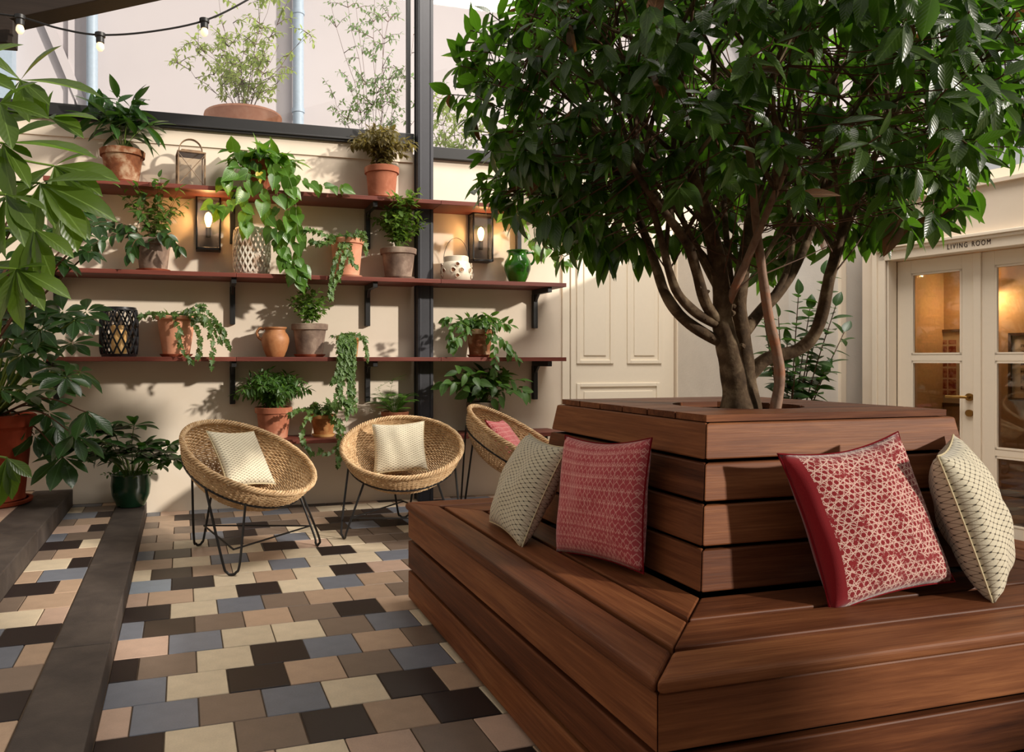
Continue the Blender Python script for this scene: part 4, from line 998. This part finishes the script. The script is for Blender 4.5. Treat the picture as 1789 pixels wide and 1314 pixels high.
build('wire_handle', MB().tube([(Rr*.86*math.cos(a), 0, h*.8+Rr*1.55*max(0, math.sin(a))) for a in [PI*i/18 for i in range(19)]], .0024, 5), 'black', t, smooth=True)
def jug(label, px, k, wpx, hpx, mat, prof, hang, name='jug'):
    p = sp(px, k); m = pxm(p); t = thing(name, label, 'jug', p); Rr, h = wpx*m/2, hpx*m
    build('body', MB().lathe([(r*Rr, z*h) for r, z in prof] + [(prof[-1][0]*Rr*.85, h*.985), (prof[-1][0]*Rr*.7, h*.9), (.001, h*.5)], 36, cap=False).lathe([(.001, 0), (prof[0][0]*Rr, 0)], 36, cap=False), mat, t, smooth=True)
    c = Vector((math.cos(hang), math.sin(hang), 0))
    rn = [q for q in prof if q[1] < .97][-1][0]
    P = smoothpath([c*rn*Rr*.95+UP*h*.93, c*Rr*1.12+UP*h*.95, c*Rr*1.3+UP*h*.82, c*Rr*1.2+UP*h*.66, c*Rr*.93+UP*h*.56], 5)
    build('handle', MB().tube(P, .011, 8), mat, t, smooth=True)
jug('glossy green glazed jug on the second shelf', 904, 1, 47, 58, 'green_glaze', [(.5, 0), (.58, .04), (.78, .2), (.97, .42), (1.0, .55), (.92, .68), (.74, .8), (.68, .88), (.72, .95), (.82, .97), (.82, 1.0)], -.15)
# --- third shelf
lattice('black lattice lantern holding an amber candle on the eye level shelf', 208, 2, 62, 86, 'black_ceramic', 14, 5, .0085, True)
t, top, m = potted('tapered terracotta pot with sprawling ivy on the eye level shelf', 308, 2, 70, 45, 68, 'terra_light', 'saucer', rim=.03)
bush(t, top, 18, 16, 26*m, 46*m, 12*m, 'ivy', 'l_ivy', 7, .0015, 'twig', .5, .4)
vines(t, [vp([(295, 555, -.15), (275, 545), (255, 548), (246, 552)]), vp([(320, 550, -.15), (345, 532), (365, 545), (380, 570), (392, 590), (400, 605)]), vp([(325, 553, -.15), (355, 550), (372, 575), (385, 595)]), vp([(330, 555, -.15), (345, 575), (350, 600), (347, 622)]), vp([(310, 556, -.15), (312, 580), (315, 600), (325, 622), (335, 630)]), vp([(330, 553, -.15), (360, 565), (372, 600), (370, 640)]), vp([(318, 550, -.15), (340, 540), (352, 538)]), vp([(335, 552, -.12), (375, 560), (392, 580)])], 19, 12*m, 'ivy', 'l_ivy', .03)
jug('small ochre clay jug on the eye level shelf', 481, 2, 48, 52, 'ochre', [(.6, 0), (.66, .03), (.86, .25), (1.0, .5), (1.0, .62), (.9, .76), (.74, .84), (.72, .9), (.84, .96), (.84, 1.0)], PI-.1)
t, top, m = potted('compact small leaved bush in dark grey pot on the eye level shelf', 541, 2, 63, 45, 55, 'pot_grey', 'saucer')
bush(t, top, 21, 38, 84*m, 32*m, 11*m, 'round', 'l_bush', 10, .0015, 'stem_green', .2, .1, 0, .25)
t, top, m = potted('cascading variegated ivy in small clay pot on the eye level shelf', 608, 2, 42, 32, 36, 'pot_yellow', None, -.04)
bush(t, top, 23, 20, 22*m, 24*m, 9*m, 'ivy', 'l_ivy', 8, .0012, 'stem_green', .5, .4)
vv = []
R = rnd(24)
for k in range(12):
    x = R.uniform(588, 625); vv.append(vp([(x*.5+304, 585, -.12), (x, 600), (x+R.uniform(-6, 6), 640), (x+R.uniform(-14, 8), 660+R.uniform(0, 60))]))
vv += [vp([(620, 585, -.12), (635, 590), (640, 610), (642, 628)]), vp([(600, 600), (592, 660), (600, 700), (612, 715)]), vp([(605, 640), (612, 690), (606, 730)])]
vines(t, vv, 25, 9*m, 'ivy', 'l_ivy', .016)
t, top, m = potted('arching broad leaved plant in brown pot on the eye level shelf', 838, 2, 48, 36, 46, 'pot_brown', 'terra_dark')
bush(t, top, 27, 24, 66*m, 56*m, 17*m, 'ovate', 'l_mid', 6, .002, 'stem_green', .6, .4, 120, .25)
vines(t, [vp([(825, 580, -.15), (795, 570), (785, 590), (790, 608)]), vp([(850, 580, -.15), (875, 590), (895, 610), (905, 628)]), vp([(845, 582, -.15), (862, 600), (866, 625), (864, 650)]), vp([(830, 578, -.15), (790, 555), (778, 560)]), vp([(852, 580, -.15), (880, 600), (890, 618)]), vp([(820, 582, -.15), (800, 590), (795, 605)])], 28, 16*m, 'ovate', 'l_mid', .03, 60)
# --- lowest shelf
t, top, m = potted('terracotta pot with feathery dark green foliage behind the left wicker chair', 478, 3, 64, 48, 54, 'terra', None)
bush(t, top, 31, 56, 128*m, 64*m, 17*m, 'narrow', 'l_mid', 26, .0016, 'twig', .45, .4, 0, .2, 1.6)
t, top, m = potted('small yellow brown pot with ivy on a pale saucer on the lowest shelf', 565, 3, 46, 33, 36, 'pot_yellow', 'saucer_yellow')
bush(t, top, 33, 18, 46*m, 38*m, 11*m, 'ivy', 'l_ivy', 7, .0013, 'twig', .4, .3)
vines(t, [vp([(552, 725, -.15), (532, 735), (528, 770), (545, 790)], 5.72), vp([(580, 722, -.15), (595, 740), (600, 770), (595, 800)], 5.72), vp([(585, 720, -.15), (600, 700), (612, 705)], 5.72), vp([(550, 722, -.15), (525, 715), (508, 724)], 5.72), vp([(590, 775), (575, 792), (560, 790)], 5.72), vp([(575, 720, -.15), (592, 760), (590, 812)], 5.72)], 34, 11*m, 'ivy', 'l_ivy', .026)
t, top, m = potted('feathery bright green fern behind the middle wicker chair', 690, 3, 48, 36, 40, 'terra', None)
R = rnd(36); it = []; FP = []
for k in range(26):
    az = k*GA; L_ = R.uniform(.17, .27); hz = R.uniform(.12, .34); P = []
    for i in range(8):
        q = i/7; P.append(top+Vector((math.cos(az)*L_*q, math.sin(az)*L_*q, hz*q*1.4-hz*.9*q*q)))
    FP.append(P)
FP += [[top, top+Vector((-.05, -.04, .2)), top+Vector((-.03, -.06, .3)), top+Vector((.08, -.08, .34))], [top, top+Vector((-.12, -.04, .16)), top+Vector((-.16, -.06, .23)), top+Vector((-.04, -.08, .3)), top+Vector((.06, -.1, .3))]]
for P in FP:
    Q = smoothpath(P, 4)
    for i in range(2, len(Q)-1):
        tg = (Q[i+1]-Q[i]).normalized(); s_ = tg.cross(UP).normalized(); l = .05*math.sin(PI*min(1, .12+i/len(Q)*.88))+.006
        for sg in (-1, 1): it.append(leafM(Q[i], s_*sg+tg*.5, UP, l, 1.0))
stems_obj(t, FP, .0016, .0008, 'stem_green', 4, 'frond_stem'); foliage(t, it, 'narrow', 'l_fern', 0, seg=3, stuffname='fronds')
t, top, m = potted('broad leaved plant in dark pot behind the right wicker chair', 846, 3, 62, 46, 52, 'pot_grey', None, .03)
bush(t, top, 38, 22, 105*m, 68*m, 27*m, 'ovate', 'l_mid', 6, .0025, 'stem_green', .35, .35, 130, .3, .9)
vines(t, [vp([(850, 700, -.12), (880, 688), (905, 680), (917, 684)], 5.75), vp([(835, 695, -.12), (800, 670), (775, 668)], 5.75), vp([(845, 690, -.12), (830, 660), (800, 650)], 5.75)], 39, 27*m, 'ovate', 'l_mid', .05, 30)
# ------------------------------------------------------------------ floor plants on the left
p = Vector((-.545, 5.93, .101)); t = thing('potted_plant', 'broad glossy leaved plant in dark green glazed pot on the stone step', 'plant', p)
build('pot', MB().lathe([(.001, 0), (.085, 0), (.1, .005), (.135, .09), (.143, .16), (.138, .225), (.142, .243), (.132, .245), (.126, .22)], 36, cap=False), 'dark_green_glaze', t, smooth=True)
build('soil', MB().lathe([(.001, .222), (.13, .215)], 20, cap=False), 'soil', t)
top = p+Vector((0, 0, .21)); R = rnd(41); it = []; PP = []
for P in sprout(R, top, 20, .62, .34, .2, .05, 7, .35):
    PP.append(P); e = P[-1]; d0 = (P[-1]-P[-2]).normalized()
    for k in range(7):
        a = k*2*PI/7+R.uniform(-.2, .2); d = Vector((math.cos(a), math.sin(a), R.uniform(-.35, .1)))+d0*.35; it.append(leafM(e, d, (0, -.2, 1), R.uniform(.13, .2), 1.0))
    leaves_on(R, P, .55, 2, .13, it, .4)
stems_obj(t, PP, .005, .003, 'stem_green', 5); foliage(t, it, 'obov', 'l_dark', 190)
small = []
for P in sprout(rnd(42), top, 18, .08, .13, .3, .1, 5): leaves_on(R, P, .2, 7, .03, small, .2)
foliage(t, small, 'round', 'l_mid', 0, stuffname='ground_cover')
p = Vector((-1.42, 5.62, .221)); t = thing('potted_plant', 'umbrella plant in big red terracotta pot at the left edge', 'plant', p)
build('pot', MB().lathe([(.001, 0), (.205, 0), (.215, .02), (.225, .035), (.218, .05), (.262, .5), (.27, .52), (.285, .53), (.29, .6), (.275, .61), (.26, .6), (.255, .54)], 44, cap=False), 'terra_red', t, smooth=True)
build('saucer', MB().lathe([(.24, 0), (.262, .01), (.268, .03), (.24, .03)], 36, cap=False), 'terra_red', t, smooth=True)
build('soil', MB().lathe([(.001, .56), (.262, .55)], 20, cap=False), 'soil', t)
def umbrella(t, base, tips, seed, L, nl, kind, mat, indiv, r0=.012, stem='stem_green', sag=.25):
    """branches to the given tips; at each tip a whorl of leaves on short stalks"""
    R = rnd(seed); it = []; PP = []; st = []
    for tip, ax in tips:
        b = Vector(base); tip = Vector(tip); mid = b.lerp(tip, .55)+Vector((0, 0, .12)); P = smoothpath([b, mid, tip], 7); PP.append(P)
        ax = Vector(ax).normalized(); o = ax.orthogonal().normalized()
        for k in range(nl):
            a = o.copy(); a.rotate(Quaternion(ax, 2*PI*k/nl+R.uniform(-.2, .2))); d = a+ax*R.uniform(-.05, .35)+Vector((0, 0, -sag*R.uniform(.4, 1.5)))
            it.append(leafM(tip+a*.015, d, ax+Vector((R.uniform(-.2, .2), -.2, .3)), L*R.uniform(.75, 1.15), R.uniform(.9, 1.1)))
    stems_obj(t, PP, r0, r0*.4, stem, 6, 'stalk'); foliage(t, it, kind, mat, indiv)
tips = []; R = rnd(45)
for (px, py) in [(30, 560), (70, 575), (110, 545), (60, 600), (20, 640), (90, 640), (10, 590), (125, 600), (45, 690), (85, 720), (20, 730), (130, 560), (60, 540), (95, 680), (0, 680), (40, 620), (115, 660), (150, 545), (140, 650), (5, 530)]:
    q = atY(px, py, 5.35+R.uniform(-.3, .3)); tips.append((q, (R.uniform(-.4, .4), R.uniform(-.7, 0), R.uniform(.4, 1))))
umbrella(t, p+Vector((0, 0, .56)), tips, 46, .17, 8, 'obov', 'l_dark', 160, .011)
tips = []
for (px, py) in [(100, 740), (130, 760), (60, 760), (150, 720), (110, 800)]:
    q = atY(px, py, 5.5+R.uniform(-.2, .2)); tips.append((q, (R.uniform(-.4, .4), -.3, 1)))
umbrella(t, p+Vector((0, 0, .56)), tips, 47, .22, 7, 'obov', 'l_dark', 40, .009, 'twig', .9)
# dark shrub behind the money tree
p = Vector((-1.72, 5.2, .221)); t = thing('potted_plant', 'tall dark leaved shrub behind the money tree at the left edge', 'plant', p)
pot_parts(t, .2, .15, .34, 'terra_dark', None)
tips = []
for (px, py) in [(20, 400), (60, 390), (100, 400), (40, 440), (85, 450), (130, 410), (110, 460), (15, 470), (55, 480), (140, 370), (95, 350), (30, 350), (155, 440), (165, 395)]:
    q = atY(px, py, 5.1+R.uniform(-.3, .3)); tips.append((q, (R.uniform(-.4, .4), R.uniform(-.6, 0), R.uniform(.3, 1))))
umbrella(t, p+Vector((0, 0, .3)), tips, 48, .13, 9, 'ovate', 'l_dark', 120, .014, 'twig', .5)
# money tree in the foreground
p = Vector((-1.28, 3.05, .221)); t = thing('money_tree', 'large money tree with long ribbed leaflets leaning in from the left', 'tree', p)
pot_parts(t, .2, .15, .36, 'terra_dark', None)
trunk = smoothpath([p+Vector((0, 0, .3)), p+Vector((.02, 0, .9)), p+Vector((-.02, .02, 1.5)), p+Vector((.03, 0, 1.95))], 6); ti = t.matrix_basis.inverted()
build('trunk', MB().tube([ti @ q for q in trunk], [.04-.022*i/(len(trunk)-1) for i in range(len(trunk))], 8), 'bark', t, smooth=True)
def pal(whorls, seed, mat, indiv):
    R = rnd(seed); it = []; PP = []
    for (px, py, D, spec) in whorls:
        tip = atD(px, py, D); near = min(trunk, key=lambda q: (q-tip).length+abs(q.z-tip.z+.1)); PP.append(smoothpath([near, near.lerp(tip, .5)+Vector((0, 0, .06)), tip], 6))
        for (dx, dy, L, fw) in spec:               # leaflet direction in pixels of the photograph (right, down), length m, towards viewer
            d = RT*dx-UP*dy-FW*fw; it.append(leafM(tip, d+RT*R.uniform(-.12, .12)+UP*R.uniform(-.1, .1), UP*.9-FW*R.uniform(.3, .9)+RT*R.uniform(-.5, .5), L, R.uniform(.74, .98)))
    stems_obj(t, PP, .007, .004, 'stem_green', 6, 'leaf_stalk'); foliage(t, it, 'obov', mat, indiv)
pal([(36, 140, 2.75, [(.9, -.95, .20, .2), (1, 0, .31, .1), (.7, .5, .17, .3), (-.7, -.5, .2, .3), (-1, .1, .22, .2), (-.4, 1, .2, .4), (.3, .8, .2, .5)]),
     (85, 205, 2.8, [(1, -.1, .20, .2), (.8, .25, .17, .4), (1, .5, .16, .2), (-.4, -.9, .14, .1), (.1, -.8, .1, .2), (-1, .2, .22, .3), (.35, .05, .13, .7)]),
     (5, 250, 2.6, [(1, -.35, .22, .3), (1, .4, .12, .2), (.8, .9, .2, .3), (1, .05, .34, .1), (-.5, .8, .2, .2), (.2, 1, .24, .4)]),
     (70, 320, 2.7, [(.6, .8, .20, .4), (.95, .85, .27, .2), (.1, 1, .24, .3), (1, .35, .3, 0), (-.7, .7, .24, .2), (1, -.1, .25, 0), (-1, .1, .2, .2)]),
     (95, 290, 2.9, [(1, .45, .22, .1), (1, .15, .26, .1), (.7, .7, .24, .3), (.2, 1, .22, .2), (-.6, .6, .2, .3), (1, -.5, .15, .1)]),
     (10, 340, 2.5, [(.9, .8, .17, .3), (.5, 1, .2, .3), (.1, 1, .22, .3), (-.5, .8, .2, .2), (1, .2, .16, .2)]),
     (60, 400, 2.65, [(.1, 1, .22, .3), (.5, 1, .2, .3), (-.3, 1, .22, .3), (.9, .6, .18, .2), (-.8, .6, .2, .2)]),
     (28, 470, 2.6, [(.15, 1, .22, .3), (1, .35, .22, .1), (.8, .75, .18, .2), (-.2, 1, .2, .3), (-.8, .6, .2, .2), (.9, -.3, .12, .2)]),
     (12, 800, 2.3, [(.5, .6, .09, .2), (.3, 1, .13, .2), (.6, .3, .1, .1), (0, 1, .16, .3), (-.3, 1, .14, .2)]),
     *[(x_, y_, d_, [(math.cos(a_*.9+x_), math.sin(a_*.9+x_)*.7+.25, .24, .2*math.sin(a_*2)) for a_ in range(7)]) for x_, y_, d_ in ((-70, 120, 2.7), (-150, 60, 2.8), (-90, 250, 2.55), (-200, 200, 2.7), (-300, 120, 2.9), (-140, 380, 2.6), (-260, 330, 2.8), (-380, 250, 2.8), (-60, 480, 2.7), (-230, -20, 2.8), (-420, 380, 2.7))],
     (0, 180, 2.5, [(.7, -.4, .16, .3), (.9, .2, .2, .3), (.4, .9, .18, .3)]),
     (110, 350, 3.0, [(.3, 1, .22, .2), (.8, .8, .2, .2), (-.2, 1, .2, .2), (.9, .2, .16, .1)])], 50, 'l_money', 170)
# shrub in the far corner
p = Vector((4.0, 4.35, .0)); t = thing('potted_plant', 'upright leafy shrub in the corner behind the planter', 'plant', p)
pot_parts(t, .17, .13, .36, 'terra_dark', None)
PP = []; it = []; R = rnd(61)
for (px, py) in [(1440, 480), (1395, 515), (1360, 555), (1475, 580), (1440, 650), (1375, 600), (1415, 540), (1350, 620), (1460, 535), (1390, 640), (1425, 590), (1335, 560)]:
    q = atY(px, py, 4.35+R.uniform(-.18, .12)); P = smoothpath([p+Vector((0, 0, .33)), (p+Vector((0, 0, .4))).lerp(q, .5)+Vector((0, 0, .05)), q], 7); PP.append(P); leaves_on(R, P, .28, 20, .13, it, .15, 1.0, 1.1)
stems_obj(t, PP, .006, .003, 'twig', 5); foliage(t, it, 'ovate', 'l_dark', 240)
# small green sign on the far wall and dark post
q = atY(1245, 592, 6.13); struct('trim_8', boxmb((4.98, 6.02, 0), (5.25, 6.14, 2.9)), 'steel') if False else None
A, B = atY(1303, 600, 5.4), atY(1330, 600, 5.4)
struct('trim_8', boxmb((A.x, 5.40, -.01), (B.x, 5.55, 3.4)), 'steel', 'dark steel post behind the tree', bev=.003)
t = thing('exit_sign', 'small green sign on the wall behind the tree', 'sign', (q.x, WALL_Y, q.z)); build('panel', boxmb((-.09, -.012, -.07), (.07, -.002, .035)), 'exit_green', t); build('border', MB().box((-.1, -.008, -.08), (.08, -.0015, .045)), 'paint', t)
# ------------------------------------------------------------------ pictures and lamp in the next room
def picture(s, z, w, h, lab, seed):
    M = RM @ Matrix.Translation((s, 2.5, z)); t = thing('framed_picture', lab, 'picture', M=M); b = .025; mb = MB()
    for lo, hi in (((-w, -.03, -h), (-w+b, 0, h)), ((w-b, -.03, -h), (w, 0, h)), ((-w, -.03, -h), (w, 0, -h+b)), ((-w, -.03, h-b), (w, 0, h))): mb.box(lo, hi)
    build('frame', mb, 'frame_wood', t); build('mount', boxmb((-w+b, -.012, -h+b), (w-b, -.004, h-b)), 'mat_board', t)
    m, nt, bb = newmat('print_'+str(seed), .7, .2); co = coords(nt); s3 = nt.nodes.new('ShaderNodeSeparateXYZ'); nt.links.new(co, s3.inputs[0])
    u, v = X(nt, s3.outputs[0]), X(nt, s3.outputs[2]); g = ((u*12).frac()-.5).abs().gt(.42).max(((v*(9 if seed < 3 else 6)).frac()-.5).abs().gt(.42)); n = noise(nt, co, 22, 3)
    c1 = ramp(nt, n, [(.4, lin(150, 60, 50)), (.6, lin(205, 150, 120))] if seed < 3 else [(.42, lin(95, 70, 60)), (.6, lin(205, 180, 140))])
    nt.links.new(mixc(nt, g, c1, lin(226, 200, 170)), bb.inputs['Base Color'])
    build('print', boxmb((-w+b+.07, -.016, -h+b+.08), (w-b-.07, -.012, h-b-.08)), m, t); return t
def rhit(px, py, off):
    d = ray(px, py); o = RM @ Vector((0, off, 0)); tt = (o-CAM).dot(RN)/d.dot(RN); return RM.inverted() @ (CAM+d*tt)
a, b = rhit(1622, 577, 2.48), rhit(1690, 710, 2.48); picture((a.x+b.x)/2, (a.z+b.z)/2, abs(b.x-a.x)/2, abs(a.z-b.z)/2, 'framed red gridded print seen through the left glazed door', 1)
a, b = rhit(1762, 582, 2.48), rhit(1820, 702, 2.48); picture((a.x+b.x)/2, (a.z+b.z)/2, abs(b.x-a.x)/2, abs(a.z-b.z)/2, 'framed print of small figures seen through the right glazed door', 4)
q = rhit(1680, 540, 2.2)
t = thing('wall_light', 'small lit wall light above the red print in the next room', 'lamp', M=RM @ Matrix.Translation((q.x+.12, 2.5, q.z+.2)))
build('bracket', MB().tube([(0, 0, 0), (0, -.1, 0)], .012, 8), 'brass', t); build('shade', MB().lathe([(.05, .05), (.085, -.05)], 20, (0, -.12, 0), cap=False), 'shade', t, smooth=True)
ld = bpy.data.lights.new('shade_glow', 'POINT'); ld.energy = 6; ld.color = (1, .7, .4); ld.shadow_soft_size = .06; lo = bpy.data.objects.new('shade_glow', ld); COL.objects.link(lo); lo.parent = t; lo.location = (0, -.16, -.1)
# ------------------------------------------------------------------ roof timber and string lights, top left
Yb = 4.2
def roofbeam(pts, th, lab, nm='roof_rafter'):
    P = [atY(x, y, Yb) for x, y in pts]; cx = sum((q for q in P), Vector())/len(P); n = len(P)
    vs = [q-cx for q in P] + [q-cx+Vector((0, th, 0)) for q in P]
    o = build(nm, MB().add(vs, [tuple(range(n)), tuple(range(2*n-1, n-1, -1))] + [(i, (i+1) % n, n+(i+1) % n, n+i) for i in range(n)]), 'beam', None, bev=.004, label=lab, cat='beam'); o.location = cx; return o
roofbeam([(-640, 168), (10, 34), (170, 0), (1100, -200), (1100, -267), (-640, 100)], .16, 'dark sloping roof rafter at the top left corner')
roofbeam([(-70, 60), (-5, 74), (23, 76), (24, 36), (12, 30), (0, 8), (-70, -20)], .10, 'dark bracket end below the roof rafter at the top left', 'rafter_bracket')
t = thing('string_lights', 'dark cable of festoon lights with three bulbs across the window', 'lights', atY(35, 30, 4.1))
ti = t.matrix_basis.inverted(); P = smoothpath([atY(x, y, 4.1) for x, y in ((-40, 20), (35, 30), (105, 50), (175, 61), (265, 55), (357, 36), (432, 0), (500, -45))], 6)
build('cable', MB().tube([ti @ q for q in P], .005, 6), 'black', t, smooth=True)
for (px, py) in ((35, 30), (175, 61), (357, 36)):
    q = ti @ atY(px, py, 4.1); s_ = build('socket', MB().lathe([(.012, .012), (.026, .008), (.026, -.01), (.02, -.014), (.02, -.04), (.017, -.042)], 14, q), 'black', t, smooth=True)
    build('bulb', MB().lathe([(.014, -.042), (.019, -.055), (.02, -.068), (.011, -.082), (.001, -.085)], 14, q), 'bulb_small', t, smooth=True)
# ------------------------------------------------------------------ outdoor planting behind the window
def outshrub(label, px, pybase, Y, H, spread, seed, mat, n, per, L, kind, bowl=None, tall=0):
    b = atY(px, pybase, Y); b.z = 2.5
    t = thing('outdoor_shrub', label, 'plant', b, 0, 'plants outside the window')
    if bowl:
        zt = bowl; build('pot', MB().lathe([(.001, 0), (.16, 0), (.26, zt*.45), (.33, zt*.8), (.365, zt*.97), (.375, zt-.02), (.37, zt), (.34, zt+.01), (.3, zt*.8)], 36, cap=False), 'terra_light', t, smooth=True)
    else:
        zt = .35; pot_parts(t, .22, .16, .35, 'terra', None)
    top = b+Vector((0, 0, zt-.05)); R = rnd(seed); P0 = sprout(R, top, n, H, spread, .12, .05, 8, .5, 1.2); PP = []; it = []
    for P in P0:
        P = [q+Vector((R.uniform(-.03, .03), R.uniform(-.03, .03), 0))*(i/4) for i, q in enumerate(P)]; PP.append(P)
        for k in range(per):
            e = P[int(R.uniform(2.5, 7.99))]; d = Vector((R.uniform(-1, 1), R.uniform(-1, 1), R.uniform(-.2, .8))).normalized(); l = R.uniform(.08, .26); Q = [e, e+d*l*.5+Vector((0, 0, .02)), e+d*l]
            PP.append(Q); leaves_on(R, Q, .2, 7, L, it, .3)
    stems_obj(t, PP, .004, .0015, 'twig', 4); foliage(t, it, kind, mat, 0, seg=3)
q = atY(425, 203, 7.4)
outshrub('pale yellow green shrub in wide clay bowl outside the window', 425, 190, 7.4, 1.5, .72, 71, 'l_outside', 20, 9, .062, 'ovate', q.z-2.5)
outshrub('tall airy willow like shrub outside the window by the steel column', 655, 190, 7.6, 3.3, .6, 73, 'l_outside2', 16, 11, .055, 'ovate')
outshrub('low yellow green shrub outside the window behind the steel column', 790, 200, 7.5, 1.7, .5, 75, 'l_outside', 16, 8, .07, 'ovate')
